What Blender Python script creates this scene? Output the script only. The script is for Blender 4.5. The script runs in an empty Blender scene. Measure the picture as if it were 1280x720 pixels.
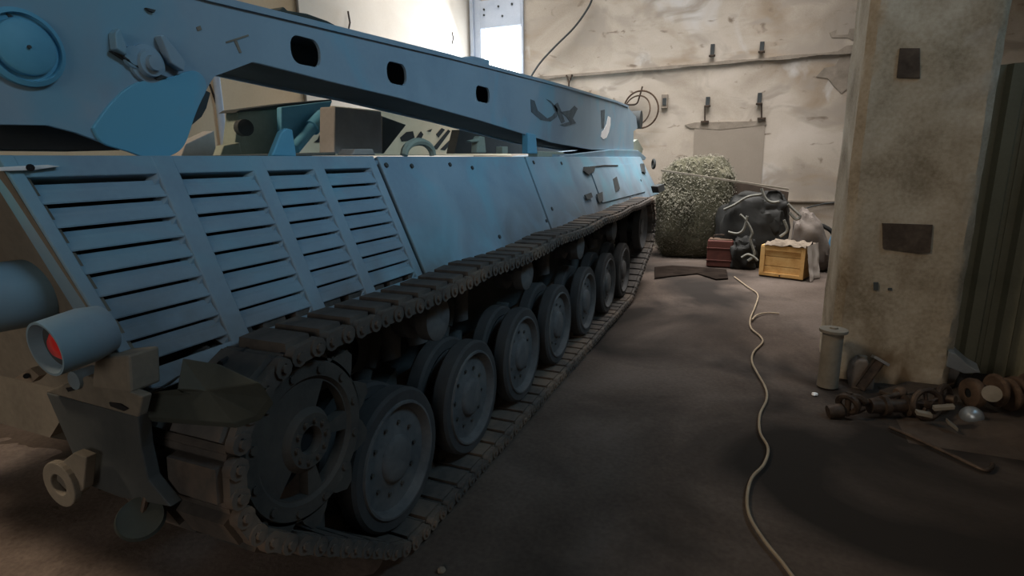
import bpy, bmesh, math, random
from mathutils import Vector, Matrix, noise
from math import sin, cos, pi, radians, atan2, sqrt
random.seed(7)
C = bpy.context.scene.collection
SC = bpy.context.scene

# ------------------------------------------------------------------ camera
F_PX = 709.0
PITCH, YAW, ROLL = radians(12.7), radians(23.1), radians(0.7)
EYE = Vector((0, 0, 1.75))
fwd = Vector((-sin(YAW)*cos(PITCH), cos(YAW)*cos(PITCH), -sin(PITCH)))
rgt = Vector((cos(YAW), sin(YAW), 0)); up = rgt.cross(fwd)
R2 = rgt*cos(ROLL) - up*sin(ROLL); U2 = up*cos(ROLL) + rgt*sin(ROLL)
cam_data = bpy.data.cameras.new('camera'); cam = bpy.data.objects.new('camera', cam_data); C.objects.link(cam)
cam_data.sensor_fit = 'HORIZONTAL'; cam_data.sensor_width = 36.0; cam_data.lens = F_PX/1280*36.0
cam_data.clip_start = 0.05; cam_data.clip_end = 200
m3 = Matrix((R2, U2, -fwd)).transposed()
cam.matrix_world = Matrix.Translation(EYE) @ m3.to_4x4()
SC.camera = cam

# ------------------------------------------------------------------ world, lamps, exposure
SC.view_settings.view_transform = 'Standard'; SC.view_settings.look = 'None'
SC.view_settings.exposure = 0.0; SC.view_settings.gamma = 1.0
try: SC.view_settings.use_curve_mapping = False
except Exception: pass
SC.render.engine = 'CYCLES'
SC.cycles.max_bounces = 8; SC.cycles.diffuse_bounces = 4
w = bpy.data.worlds.new('sky'); SC.world = w; w.use_nodes = True
bg = w.node_tree.nodes['Background']; bg.inputs[0].default_value = (0.78, 0.85, 0.95, 1); bg.inputs[1].default_value = 0.06

def area(name, loc, aim, sx, sy, power, col, spread=180):
    l = bpy.data.lights.new(name, 'AREA'); l.shape = 'RECTANGLE'; l.size = sx; l.size_y = sy
    l.energy = power; l.color = col; l.spread = radians(spread)
    o = bpy.data.objects.new(name, l); C.objects.link(o); o.location = loc
    o.rotation_euler = (Vector(aim)-Vector(loc)).to_track_quat('-Z', 'Y').to_euler()
    return o
area('skylight_lamp', (-2.2, 9.2, 6.5), (-2.2, 9.4, 0), 7.0, 3.4, 500, (1.0, 0.94, 0.89), 85)
area('roof_light_lamp', (-4.6, -0.4, 6.55), (-0.9, 1.4, 0.0), 0.5, 7.0, 470, (1.0, 0.78, 0.56), 120)
area('right_window_lamp', (3.7, 3.2, 6.0), (-2.0, 4.2, 1.8), 3.5, 1.2, 45, (0.50, 0.79, 1.0), 75)
area('front_fill_lamp', (0.2, -4.7, 2.9), (-1.4, 3.0, 1.1), 3.0, 1.8, 27, (1.0, 0.88, 0.76), 110)  # unseen fill lamp, added to brighten the tail plate and pillar
area('corner_window_lamp', (-5.05, 11.35, 3.9), (-4.4, 8.0, 2.2), 0.85, 1.0, 110, (0.80, 0.90, 1.0), 170)

# ------------------------------------------------------------------ helpers
def ray(x, y):
    return fwd + R2*((x-640)/F_PX) - U2*((y-360)/F_PX)
def at(x, y, ax, val):
    """the point of the real plane (world axis ax = val) seen at photo pixel x, y"""
    d = ray(x, y); t = (val-EYE[ax])/d[ax]; return EYE + d*t

class MB:
    def __init__(s): s.v = []; s.f = []; s.sm = []
    def add(s, vs, fs, smooth=False):
        b = len(s.v); s.v += [Vector(p) for p in vs]; s.f += [tuple(i+b for i in q) for q in fs]; s.sm += [smooth]*len(fs); return s
    def box(s, x0, x1, y0, y1, z0, z1, M=None):
        p = [Vector((x, y, z)) for z in (z0, z1) for y in (y0, y1) for x in (x0, x1)]
        if M is not None: p = [M @ q for q in p]
        return s.add(p, [(0,2,3,1),(4,5,7,6),(0,1,5,4),(2,6,7,3),(0,4,6,2),(1,3,7,5)])
    def hexa(s, p8):
        return s.add(p8, [(0,2,3,1),(4,5,7,6),(0,1,5,4),(2,6,7,3),(0,4,6,2),(1,3,7,5)])
    def prism(s, poly, d):
        """planar polygon (world points) pushed along vector d"""
        n = len(poly); d = Vector(d); a = [Vector(p) for p in poly]
        return s.add(a+[p+d for p in a], [tuple(range(n))[::-1], tuple(range(n, 2*n))]+[(i, (i+1) % n, n+(i+1) % n, n+i) for i in range(n)])
    def lathe(s, prof, org, axis, n=32, smooth=True, closed=False):
        """profile of (radius, distance along axis)"""
        axis = Vector(axis).normalized(); org = Vector(org)
        u = axis.orthogonal().normalized(); v = axis.cross(u); m = len(prof); vs = []
        for i in range(n):
            a = 2*pi*i/n; r = u*cos(a)+v*sin(a)
            vs += [org + r*q[0] + axis*q[1] for q in prof]
        fs = []
        for i in range(n):
            j = (i+1) % n
            for k in range(m if closed else m-1):
                l = (k+1) % m
                fs.append((i*m+k, j*m+k, j*m+l, i*m+l))
        return s.add(vs, fs, smooth)
    def cyl(s, a, b, r, n=14, r2=None, smooth=True):
        a = Vector(a); b = Vector(b); L = (b-a).length; r2 = r if r2 is None else r2
        return s.lathe([(0.0001, 0), (r, 0), (r, 0), (r2, L), (r2, L), (0.0001, L)], a, b-a, n, smooth)
    def tube(s, pts, r, n=8):
        pts = [Vector(p) for p in pts]; vs = []; fs = []; m = len(pts); u = None
        for i, p in enumerate(pts):
            t = (pts[min(i+1, m-1)]-pts[max(i-1, 0)]).normalized()
            u = t.orthogonal().normalized() if u is None else (u - t*u.dot(t)).normalized()
            w_ = t.cross(u); rr = r[i] if isinstance(r, (list, tuple)) else r
            vs += [p + (u*cos(2*pi*k/n)+w_*sin(2*pi*k/n))*rr for k in range(n)]
        for i in range(m-1):
            for k in range(n):
                l = (k+1) % n; fs.append((i*n+k, i*n+l, (i+1)*n+l, (i+1)*n+k))
        fs.append(tuple(range(n))[::-1]); fs.append(tuple(range((m-1)*n, m*n)))
        return s.add(vs, fs, True)
    def torus(s, c, axis, R, r, n=24, m=8):
        return s.lathe([(R+r*cos(2*pi*k/m), r*sin(2*pi*k/m)) for k in range(m)], c, axis, n, True, True)
    def build(s, name, mat, parent=None, pivot=None, bevel=0, seg=2):
        base = W.get(parent, Vector((0, 0, 0)))
        if pivot is None: pivot = base
        pivot = Vector(pivot)
        me = bpy.data.meshes.new(name); me.from_pydata([p-pivot for p in s.v], [], s.f); me.update()
        bm = bmesh.new(); bm.from_mesh(me); bmesh.ops.remove_doubles(bm, verts=bm.verts, dist=1e-5)
        bmesh.ops.recalc_face_normals(bm, faces=bm.faces); 
        bm.to_mesh(me); bm.free()
        if any(s.sm):
            if all(s.sm) or len(me.polygons) != len(s.sm):
                for p in me.polygons: p.use_smooth = len(p.vertices) < 5 or any(s.sm)
            else:
                for p, q in zip(me.polygons, s.sm): p.use_smooth = q
            try: me.set_sharp_from_angle(angle=radians(38))
            except Exception: pass
        o = bpy.data.objects.new(name, me); C.objects.link(o); me.materials.append(mat)
        if parent is not None: o.parent = parent
        o.location = pivot-base; W[o] = pivot
        if bevel:
            bv = o.modifiers.new('bevel', 'BEVEL'); bv.width = bevel; bv.segments = seg; bv.limit_method = 'ANGLE'
        return o
W = {}
def empty(name, loc, parent=None):
    o = bpy.data.objects.new(name, None); C.objects.link(o); o.empty_display_size = 0.1
    base = W.get(parent, Vector((0, 0, 0))); o.parent = parent; o.location = Vector(loc)-base; W[o] = Vector(loc); return o
def tag(o, label, cat, group=None):
    o['label'] = label; o['category'] = cat
    if group: o['group'] = group
    return o
def struct(o): o['kind'] = 'structure'; return o
def stuff(o): o['kind'] = 'stuff'; return o
def copy(o, parent, loc, rot=None, scale=None):
    c = o.copy(); C.objects.link(c); c.parent = parent; c.location = Vector(loc)-W.get(parent, Vector((0, 0, 0))); W[c] = Vector(loc)
    if rot: c.rotation_euler = rot
    if scale: c.scale = scale
    return c
def plate_with_holes(name, outer, holes, M, thick, mat, parent, bev=0.0):
    """flat plate from 2D outlines, holes cut, placed by matrix M (local xy -> world)"""
    cu = bpy.data.curves.new(name, 'CURVE'); cu.dimensions = '2D'; cu.fill_mode = 'BOTH'; cu.extrude = thick/2; cu.bevel_depth = bev; cu.bevel_resolution = 1
    for pl in [outer]+holes:
        sp = cu.splines.new('POLY'); sp.points.add(len(pl)-1); sp.use_cyclic_u = True
        for q, p in zip(sp.points, pl): q.co = (p[0], p[1], 0, 1)
    tmp = bpy.data.objects.new('tmp', cu); C.objects.link(tmp)
    dg = bpy.context.evaluated_depsgraph_get(); me = bpy.data.meshes.new_from_object(tmp.evaluated_get(dg))
    bpy.data.objects.remove(tmp); bpy.data.curves.remove(cu)
    base = W.get(parent, Vector((0, 0, 0)))
    me.transform(Matrix.Translation(-base) @ M); me.name = name; me.materials.clear(); me.materials.append(mat)
    for p in me.polygons: p.use_smooth = False
    o = bpy.data.objects.new(name, me); C.objects.link(o); o.parent = parent; W[o] = base; return o
def slot(cy, cz, wd, h, n=6):
    r = min(wd, h)*0.42; pts = []
    for sx, sz, a0 in ((1, 1, 0), (-1, 1, 90), (-1, -1, 180), (1, -1, 270)):
        for k in range(n+1):
            a = radians(a0+90*k/n); pts.append((cy+sx*(wd/2-r)+r*cos(a), cz+sz*(h/2-r)+r*sin(a)))
    return pts
def smooth_curve(pts, k=6):
    pts = [Vector(p) for p in pts]; out = []
    for i in range(len(pts)-1):
        p0, p1, p2, p3 = pts[max(i-1, 0)], pts[i], pts[i+1], pts[min(i+2, len(pts)-1)]
        for j in range(k):
            t = j/k; out.append(0.5*((2*p1)+(p2-p0)*t+(2*p0-5*p1+4*p2-p3)*t*t+(3*p1-p0-3*p2+p3)*t**3))
    out.append(pts[-1]); return out

# ------------------------------------------------------------------ materials
def mat(name, ramp, scale=3.0, rough=0.8, bump=0.1, metallic=0.0, fine=40.0, detail=6, coord='Object', spec=0.3, finemix=0.25, dist=0.6):
    m = bpy.data.materials.new(name); m.use_nodes = True; nt = m.node_tree; N = nt.nodes; L = nt.links
    b = N['Principled BSDF']; b.inputs['Roughness'].default_value = rough; b.inputs['Metallic'].default_value = metallic
    b.inputs['Specular IOR Level'].default_value = spec
    tc = N.new('ShaderNodeTexCoord'); src = tc.outputs[coord]
    if coord == 'World': pass
    n1 = N.new('ShaderNodeTexNoise'); n1.inputs['Scale'].default_value = scale; n1.inputs['Detail'].default_value = detail; n1.inputs['Distortion'].default_value = dist
    L.new(src, n1.inputs['Vector'])
    n2 = N.new('ShaderNodeTexNoise'); n2.inputs['Scale'].default_value = fine; n2.inputs['Detail'].default_value = 4; L.new(src, n2.inputs['Vector'])
    mx = N.new('ShaderNodeMix'); mx.inputs['Factor'].default_value = finemix; L.new(n1.outputs['Fac'], mx.inputs['A']); L.new(n2.outputs['Fac'], mx.inputs['B'])
    cr = N.new('ShaderNodeValToRGB'); els = cr.color_ramp.elements
    k = len(ramp)
    for i, c in enumerate(ramp):
        pos = 0.32 + 0.36*i/max(k-1, 1)
        if i < 2: e = els[i]; e.position = pos
        else: e = els.new(pos)
        e.color = (*c, 1)
    if k == 1: els[1].color = (*ramp[0], 1)
    L.new(mx.outputs['Result'], cr.inputs['Fac']); L.new(cr.outputs['Color'], b.inputs['Base Color'])
    if bump:
        bp = N.new('ShaderNodeBump'); bp.inputs['Strength'].default_value = bump; bp.inputs['Distance'].default_value = 0.02
        L.new(mx.outputs['Result'], bp.inputs['Height']); L.new(bp.outputs['Normal'], b.inputs['Normal'])
    m['col'] = cr.name
    return m
def overlay(m, colour, scale, lo, hi, seed=0.0, squash=None, zlo=None, zhi=None):
    """dirt, stain or painted shade of another colour laid over a material where a second noise (and, where set, the height) passes a threshold"""
    nt = m.node_tree; N = nt.nodes; L = nt.links; b = N['Principled BSDF']; cur = b.inputs['Base Color'].links[0].from_socket
    tc = [n for n in N if n.type == 'TEX_COORD'][0]
    mp = N.new('ShaderNodeMapping'); mp.inputs['Location'].default_value = (seed, seed*1.7, seed*0.3)
    if squash: mp.inputs['Scale'].default_value = squash
    geo = N.new('ShaderNodeNewGeometry'); L.new(geo.outputs['Position'], mp.inputs['Vector'])
    n = N.new('ShaderNodeTexNoise'); n.inputs['Scale'].default_value = scale; n.inputs['Detail'].default_value = 7; n.inputs['Distortion'].default_value = 0.8
    L.new(mp.outputs['Vector'], n.inputs['Vector'])
    mr = N.new('ShaderNodeMapRange'); mr.inputs['From Min'].default_value = lo; mr.inputs['From Max'].default_value = hi; L.new(n.outputs['Fac'], mr.inputs['Value'])
    fac = mr.outputs['Result']
    if zlo is not None:
        sx = N.new('ShaderNodeSeparateXYZ'); L.new(geo.outputs['Position'], sx.inputs[0])
        mz = N.new('ShaderNodeMapRange'); mz.inputs['From Min'].default_value = zlo; mz.inputs['From Max'].default_value = zhi; L.new(sx.outputs['Z'], mz.inputs['Value'])
        mu = N.new('ShaderNodeMath'); mu.operation = 'MULTIPLY'; L.new(fac, mu.inputs[0]); L.new(mz.outputs['Result'], mu.inputs[1]); fac = mu.outputs[0]
    mx = N.new('ShaderNodeMix'); mx.data_type = 'RGBA'; L.new(fac, mx.inputs['Factor']); L.new(cur, mx.inputs['A']); mx.inputs['B'].default_value = (*colour, 1)
    L.new(mx.outputs['Result'], b.inputs['Base Color']); return m
PAINT = mat('blue_grey_paint', [(0.15,0.235,0.32),(0.19,0.295,0.385),(0.225,0.335,0.425)], 1.6, 0.62, 0.04, spec=0.35, finemix=0.15)
overlay(PAINT, (0.15,0.34,0.45), 1.3, 0.50, 0.68, 3.0)
overlay(PAINT, (0.095,0.095,0.10), 1.6, 0.25, 0.60, 9.0, None, 1.60, 1.10)  # low dust, darkened further to paint in light fading down the sides
BOOMP = mat('boom_paint', [(0.17,0.25,0.33),(0.21,0.305,0.39),(0.235,0.335,0.42)], 1.2, 0.6, 0.03, spec=0.35, finemix=0.12)
overlay(BOOMP, (0.16,0.32,0.43), 1.5, 0.52, 0.66, 5.0)
TEAL = mat('teal_paint', [(0.09,0.30,0.46),(0.12,0.37,0.54)], 2.0, 0.55, 0.03, spec=0.35)
LOBE = mat('repainted_lobe', [(0.17,0.25,0.33),(0.21,0.305,0.39),(0.235,0.335,0.42)], 1.2, 0.55, 0.03, spec=0.35, finemix=0.12)
overlay(LOBE, (0.11,0.34,0.50), 2.0, 0.20, 0.45, 6.0)
DUSTY = mat('dust_caked_plate', [(0.085,0.077,0.064),(0.13,0.118,0.098),(0.17,0.152,0.125)], 3.0, 0.95, 0.15)
HULLD = mat('dark_hull_paint', [(0.035,0.042,0.045),(0.055,0.062,0.065)], 3.0, 0.85, 0.1)
DARKG = mat('dark_green_rubber', [(0.022,0.030,0.028),(0.040,0.048,0.044)], 4.0, 0.8, 0.08)
BLACK = mat('black_recess', [(0.006,0.007,0.009),(0.010,0.011,0.013)], 4.0, 0.9, 0.0)
LINK = mat('dusty_track_steel', [(0.034,0.033,0.033),(0.060,0.056,0.053),(0.088,0.078,0.070)], 6.0, 0.85, 0.25, metallic=0.15, coord='Object')
overlay(LINK, (0.145,0.11,0.085), 2.0, 0.50, 0.66, 2.0)
RUBBER = mat('dusty_tyre_rubber', [(0.028,0.029,0.031),(0.045,0.045,0.046)], 5.0, 0.9, 0.12)
WHEEL = mat('dusty_wheel_paint', [(0.045,0.05,0.055),(0.075,0.078,0.082),(0.10,0.10,0.10)], 5.0, 0.85, 0.1)
STEEL = mat('worn_steel', [(0.20,0.21,0.22),(0.32,0.33,0.34)], 8.0, 0.4, 0.05, metallic=0.8)
SPROCK = mat('muddy_sprocket_steel', [(0.035,0.034,0.033),(0.06,0.056,0.05)], 6.0, 0.85, 0.3)
TANCAM = mat('sand_paint', [(0.66,0.51,0.34),(0.74,0.59,0.41)], 3.0, 0.8, 0.05)
STRIPE = mat('black_stripe_paint', [(0.012,0.012,0.012),(0.02,0.02,0.02)], 5.0, 0.7, 0.0)
OLIVE = mat('grey_green_paint', [(0.22,0.26,0.22),(0.31,0.35,0.30)], 4.0, 0.75, 0.08)
BOXBR = mat('grey_brown_box', [(0.25,0.235,0.22),(0.33,0.31,0.29)], 5.0, 0.85, 0.06)
WHITEP = mat('white_paint', [(0.70,0.72,0.74),(0.80,0.82,0.84)], 5.0, 0.6, 0.0)
def glass_red():
    m = mat('red_lens', [(0.55,0.02,0.02),(0.70,0.04,0.04)], 30.0, 0.25, 0.02, spec=0.5); return m
RED = glass_red()
WALLB = mat('stained_plaster', [(0.29,0.25,0.205),(0.44,0.395,0.34),(0.53,0.485,0.435)], 0.8, 0.92, 0.12, detail=9, coord='Object', finemix=0.12)
overlay(WALLB, (0.27,0.205,0.14), 0.6, 0.54, 0.74, 4.0, (1, 1, 2.2))
overlay(WALLB, (0.52,0.51,0.50), 0.9, 0.56, 0.66, 12.0)
overlay(WALLB, (0.33,0.295,0.255), 1.3, 0.52, 0.64, 21.0, (1, 1, 1.6))
overlay(WALLB, (0.20,0.165,0.13), 2.6, 0.63, 0.72, 31.0, (1, 1, 2.0))
WALLL = mat('cream_panel_wall', [(0.64,0.48,0.31),(0.75,0.59,0.41)], 0.7, 0.9, 0.06, detail=8)
WALLW = mat('off_white_panel', [(0.70,0.64,0.56),(0.80,0.75,0.67)], 0.8, 0.9, 0.06, detail=8)
PATCH = mat('grey_cement_patch', [(0.25,0.22,0.185),(0.30,0.265,0.225)], 1.5, 0.95, 0.06)
EXPOSED = mat('exposed_cement', [(0.19,0.165,0.135),(0.29,0.255,0.215)], 5.0, 0.95, 0.3)
CONC = mat('stained_concrete', [(0.15,0.12,0.08),(0.32,0.28,0.215),(0.45,0.41,0.34)], 1.7, 0.92, 0.25, detail=11, finemix=0.25)
overlay(CONC, (0.15,0.11,0.07), 1.6, 0.50, 0.66, 2.0, (1.5, 1, 0.5), 2.2, 0.6)
overlay(CONC, (0.48,0.45,0.41), 0.9, 0.5, 0.62, 7.0, None, 1.6, 2.6)
FLOOR = mat('dirty_concrete_floor', [(0.045,0.035,0.029),(0.078,0.062,0.052),(0.112,0.092,0.080)], 0.9, 0.95, 0.18, detail=10, finemix=0.25, coord='Object', spec=0.12)
overlay(FLOOR, (0.022,0.019,0.017), 0.55, 0.47, 0.62, 1.5)
EARTH = mat('trodden_earth', [(0.085,0.068,0.060),(0.15,0.122,0.108),(0.21,0.175,0.155)], 3.0, 0.98, 0.5, detail=10, finemix=0.35)
CEIL = mat('ceiling_concrete', [(0.30,0.27,0.24),(0.42,0.39,0.35)], 1.0, 0.95, 0.1)
SMUDGE = mat('smudged_paint', [(0.05,0.072,0.09),(0.10,0.14,0.17)], 14.0, 0.7, 0.0)
GATE = mat('green_grey_sheet_steel', [(0.14,0.14,0.10),(0.21,0.21,0.155)], 2.0, 0.7, 0.06)
FRAME = mat('pale_blue_frame', [(0.40,0.47,0.58),(0.52,0.58,0.68)], 3.0, 0.7, 0.03)
RUST = mat('rusty_iron', [(0.045,0.03,0.022),(0.085,0.056,0.039),(0.135,0.092,0.064)], 8.0, 0.85, 0.3, metallic=0.2)
DARKI = mat('oily_dark_iron', [(0.025,0.019,0.015),(0.06,0.043,0.033),(0.10,0.072,0.052)], 9.0, 0.55, 0.3, metallic=0.4)
DARKI2 = mat('dull_rusty_plate', [(0.035,0.026,0.02),(0.06,0.046,0.036),(0.09,0.07,0.055)], 9.0, 0.95, 0.2)
WOOD = mat('yellow_pine', [(0.42,0.23,0.07),(0.55,0.33,0.12),(0.60,0.39,0.16)], 6.0, 0.75, 0.08)
OILB = mat('oil_soaked_rag', [(0.010,0.008,0.007),(0.022,0.017,0.014)], 6.0, 1.0, 0.1, spec=0.0)
WOODD = mat('dark_wood', [(0.045,0.034,0.027),(0.08,0.06,0.046)], 6.0, 0.85, 0.1)
CLOTHW = mat('pale_canvas', [(0.42,0.385,0.355),(0.56,0.52,0.48)], 4.0, 0.95, 0.15)
SACKM = mat('dingy_sackcloth', [(0.11,0.095,0.085),(0.17,0.15,0.135)], 4.0, 0.95, 0.15)
PAPER = mat('grubby_cloth', [(0.11,0.09,0.07),(0.20,0.165,0.13)], 6.0, 0.95, 0.2)
NETM = mat('net_green', [(0.04,0.042,0.026),(0.085,0.083,0.055),(0.14,0.13,0.095)], 9.0, 0.95, 0.8, fine=70, finemix=0.5)
NETL = mat('net_scrim', [(0.085,0.088,0.066),(0.17,0.165,0.13),(0.25,0.235,0.195)], 5.0, 0.95, 0.2)
TARP = mat('dark_tarpaulin', [(0.010,0.011,0.011),(0.022,0.023,0.022)], 4.0, 0.7, 0.15)
ROPE = mat('grey_rope', [(0.10,0.105,0.095),(0.19,0.19,0.17)], 30.0, 0.95, 0.2)
CABLE = mat('beige_cable', [(0.24,0.19,0.13),(0.32,0.26,0.185)], 10.0, 0.7, 0.05)
REDCAN = mat('brown_red_enamel', [(0.065,0.022,0.018),(0.105,0.036,0.028)], 6.0, 0.55, 0.05)
BLUEP = mat('blue_plastic', [(0.05,0.15,0.26),(0.09,0.22,0.34)], 5.0, 0.5, 0.02)
PIPEM = mat('grey_pipe', [(0.14,0.125,0.10),(0.22,0.20,0.165)], 6.0, 0.75, 0.1)
SILVER = mat('scuffed_aluminium', [(0.30,0.35,0.40),(0.42,0.47,0.52)], 6.0, 0.35, 0.03, metallic=0.7)
LEAF = mat('dry_debris', [(0.13,0.105,0.08),(0.22,0.18,0.14)], 12.0, 0.95, 0.1)
GLOW = bpy.data.materials.new('daylight_pane'); GLOW.use_nodes = True
gb = GLOW.node_tree.nodes['Principled BSDF']; gb.inputs['Emission Color'].default_value = (0.86, 0.94, 1.0, 1); gb.inputs['Emission Strength'].default_value = 6.0

# ------------------------------------------------------------------ setting
XL, XR, YB, YF, ZC = -5.8, 4.0, 11.5, -5.0, 6.7
fl = MB(); nx, ny = 120, 190
vs = []; fs = []
for j in range(ny+1):
    for i in range(nx+1):
        x = XL-0.2+(XR-XL+0.4)*i/nx; y = YF-1.0+(YB+0.2-YF+1.0)*j/ny
        z = 0.012*noise.noise(Vector((x*1.3, y*1.3, 0)))+0.006*noise.noise(Vector((x*5, y*5, 3)))
        vs.append((x, y, min(z, 0.006)-0.008))
for j in range(ny):
    for i in range(nx): a = j*(nx+1)+i; fs.append((a, a+1, a+nx+2, a+nx+1))
struct(fl.add(vs, fs, True).build('floor', FLOOR))
# back wall with the corner window opening
wx0, wx1, wz0, wz1 = -5.52, -4.62, 3.36, 4.42
b = MB()
for (x0, x1, z0, z1) in ((XL-0.2, wx0, -0.1, ZC), (wx1, XR+0.2, -0.1, ZC), (wx0, wx1, -0.1, wz0), (wx0, wx1, wz1, ZC)): b.box(x0, x1, YB, YB+0.3, z0, z1)
struct(b.build('wall_back', WALLB))
b = MB().box(XL-0.3, XL, YF, 6.4, -0.1, ZC); struct(b.build('wall_left', WALLL))
b = MB().box(XL-0.3, XL+0.012, 6.4, YB+0.3, -0.1, ZC); struct(b.build('wall_left_panel', WALLW))  # paler colour from the joint to the corner
struct(MB().box(XR, XR+0.3, YF, YB+0.3, -0.1, ZC).build('wall_right', CONC))
b = MB().box(XL-0.3, XR+0.3, YF, YB+0.3, ZC, ZC+0.2); struct(b.build('ceiling', CEIL))
b = MB().box(XL-0.3, XR+0.3, YF-0.3, YF, 4.6, ZC+0.2).box(XL-0.3, -3.2, YF-0.3, YF, -0.1, 4.6).box(2.6, XR+0.3, YF-0.3, YF, -0.1, 4.6)
struct(b.build('wall_front', CONC))
# window
wn = struct(empty('window_1', (-5.07, YB, 3.9)))
b = MB()
for (x0, x1, z0, z1) in ((-5.70, -5.52, 3.0, 5.1), (-5.52, -4.60, 4.42, 4.95), (-4.62, -4.57, 3.0, 5.1)): b.box(x0, x1, YB-0.06, YB-0.003, z0, z1)
b.build('window_frame', FRAME, wn, bevel=0.006)
MB().box(-5.74, -5.66, YB-0.12, YB-0.002, 2.9, 5.1).build('window_post', FRAME, wn, bevel=0.01)
for (px, py) in ((605, 12), (605, 19), (623, 8), (640, 5), (628, 20)):
    p = at(px, py, 1, YB-0.06); MB().cyl(p, p-Vector((0, 0.012, 0)), 0.022, 10).build('bolt', HULLD, wn)
MB().box(wx0, wx1, YB+0.10, YB+0.11, wz0, wz1).build('pane', GLOW, wn)
# ledge, patch, exposed plaster on the back wall
led = []
b = MB(); n = 60
for i in range(n):
    x0 = -5.6+(1.75+5.6)*i/n; x1 = -5.6+(1.75+5.6)*(i+1)/n
    h = 0.025+0.02*noise.noise(Vector((x0*2, 0, 0))); z = 3.40+0.012*(x0+2)+0.02*noise.noise(Vector((x0*0.9, 4, 0)))
    b.box(x0, x1, YB-0.035-0.01*noise.noise(Vector((x0*3, 1, 0))), YB, z-h, z+h)
struct(b.build('trim_1', EXPOSED))
b = MB(); pts = [(868, 153), (957, 151), (955, 178), (951, 238), (866, 236)]
b.prism([at(x, y, 1, YB-0.012) for x, y in pts], (0, 0.012, 0)); struct(b.build('trim_2', PATCH))
def wallpatch(name, pts, mt, off=0.006):
    pl = [at(x, y, 1, YB-off) for x, y in pts]
    return struct(MB().prism(pl, (0, off, 0)).build(name, mt))
wallpatch('trim_3', [(1047, 64), (1058, 57), (1079, 55), (1076, 70), (1066, 82), (1075, 92), (1068, 104), (1052, 117), (1042, 107), (1035, 98), (1020, 96), (1030, 85), (1044, 82), (1050, 72)], EXPOSED, 0.008)
wallpatch('trim_4', [(1062, 36), (1083, 34), (1082, 52), (1068, 52), (1060, 47), (1040, 47), (1037, 41), (1046, 37), (1044, 44), (1060, 43)], EXPOSED, 0.006)
wallpatch('trim_5', [(856, 156), (869, 153), (957, 151), (958, 156), (900, 162), (862, 160)], EXPOSED, 0.016)
b = MB(); x0 = at(985, 251, 1, YB); b.box(-0.2, 3.2, YB-0.03, YB, 0.955, 0.985); struct(b.build('trim_6', EXPOSED))
# wall brackets
def bracket(px, py0, py1, label, rod=None):
    r = empty('wall_bracket', at(px, (py0+py1)/2, 1, YB))
    p = at(px, py0, 1, YB-0.04); q = at(px, py1, 1, YB-0.04)
    MB().box(p.x-0.035, p.x+0.035, YB-0.05, YB, q.z, p.z).build('plate', HULLD, r, bevel=0.005)
    MB().box(p.x-0.055, p.x+0.055, YB-0.07, YB-0.03, q.z-0.015, q.z+0.02).build('foot', DARKI, r, bevel=0.004)
    if rod:
        s0 = at(rod[0], rod[1], 1, YB-0.03); s1 = at(rod[2], rod[3], 1, YB-0.03)
        MB().cyl(s0, s1, 0.012, 8).build('rod', DARKI, r)
        MB().box(s1.x-0.07, s1.x+0.07, YB-0.05, YB, s1.z-0.02, s1.z+0.015).build('cleat', DARKI, r)
    tag(r, label, 'bracket', 'iron brackets on the plaster wall'); return r
bracket(891, 55, 70, 'left of two short dark brackets above the wall ledge')
bracket(953, 52, 65, 'right of two short dark brackets above the wall ledge')
bracket(885, 121, 133, 'dark bracket with hanging rod over left edge of the cement patch', (881, 133, 881, 152))
bracket(950, 116, 130, 'dark bracket with hanging rod over right edge of the cement patch', (952, 130, 952, 148))
r = empty('socket_box', at(831, 127, 1, YB)); p = at(831, 127, 1, YB)
MB().box(p.x-0.06, p.x+0.06, YB-0.05, YB, p.z-0.13, p.z+0.13).build('body', EXPOSED, r, bevel=0.01)
MB().box(p.x-0.035, p.x+0.035, YB-0.06, YB-0.05, p.z-0.07, p.z+0.06).build('cover', HULLD, r)
tag(r, 'small grey box fixed on the wall right of the wire coil', 'socket')
# wire coil and cables on the wall
r = empty('wire_coil', at(800, 137, 1, YB-0.1)); c = at(801, 137, 1, YB-0.12)
b = MB(); b.torus(c, (0.15, 1, 0.1), 0.34, 0.016, 40, 6); b.build('loop', RUST, r)
b = MB(); b.torus(c+Vector((-0.07, -0.03, -0.02)), (0.35, 1, -0.15), 0.28, 0.014, 36, 6); b.build('loop', RUST, r)
b = MB(); b.tube(smooth_curve([at(x, y, 1, YB-0.08) for x, y in ((803, 108), (799, 122), (795, 130), (783, 131))]), 0.017, 6); b.build('hook', DARKI, r)
tag(r, 'rusty ring of stiff wire hanging on the wall beyond the boom tip', 'wire coil')
o = MB().tube(smooth_curve([at(x, y, 1, YB-0.12) for x, y in ((742, -6), (735, 10), (718, 34), (694, 58), (674, 80), (660, 103), (652, 125))]), 0.02, 6).build('hanging_cable', HULLD)
tag(o, 'thin dark cable sagging down the wall beside the bright window', 'cable')
o = MB().tube([at(x, y, 1, YB-0.05) for x, y in ((711, 130), (711, 103), (708, 94))], 0.018, 6).tube([at(x, y, 1, YB-0.05) for x, y in ((711, 104), (715, 93))], 0.018, 6).build('forked_rod', DARKI)
tag(o, 'small forked iron rod rising over the boom before the wall', 'rod')
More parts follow.
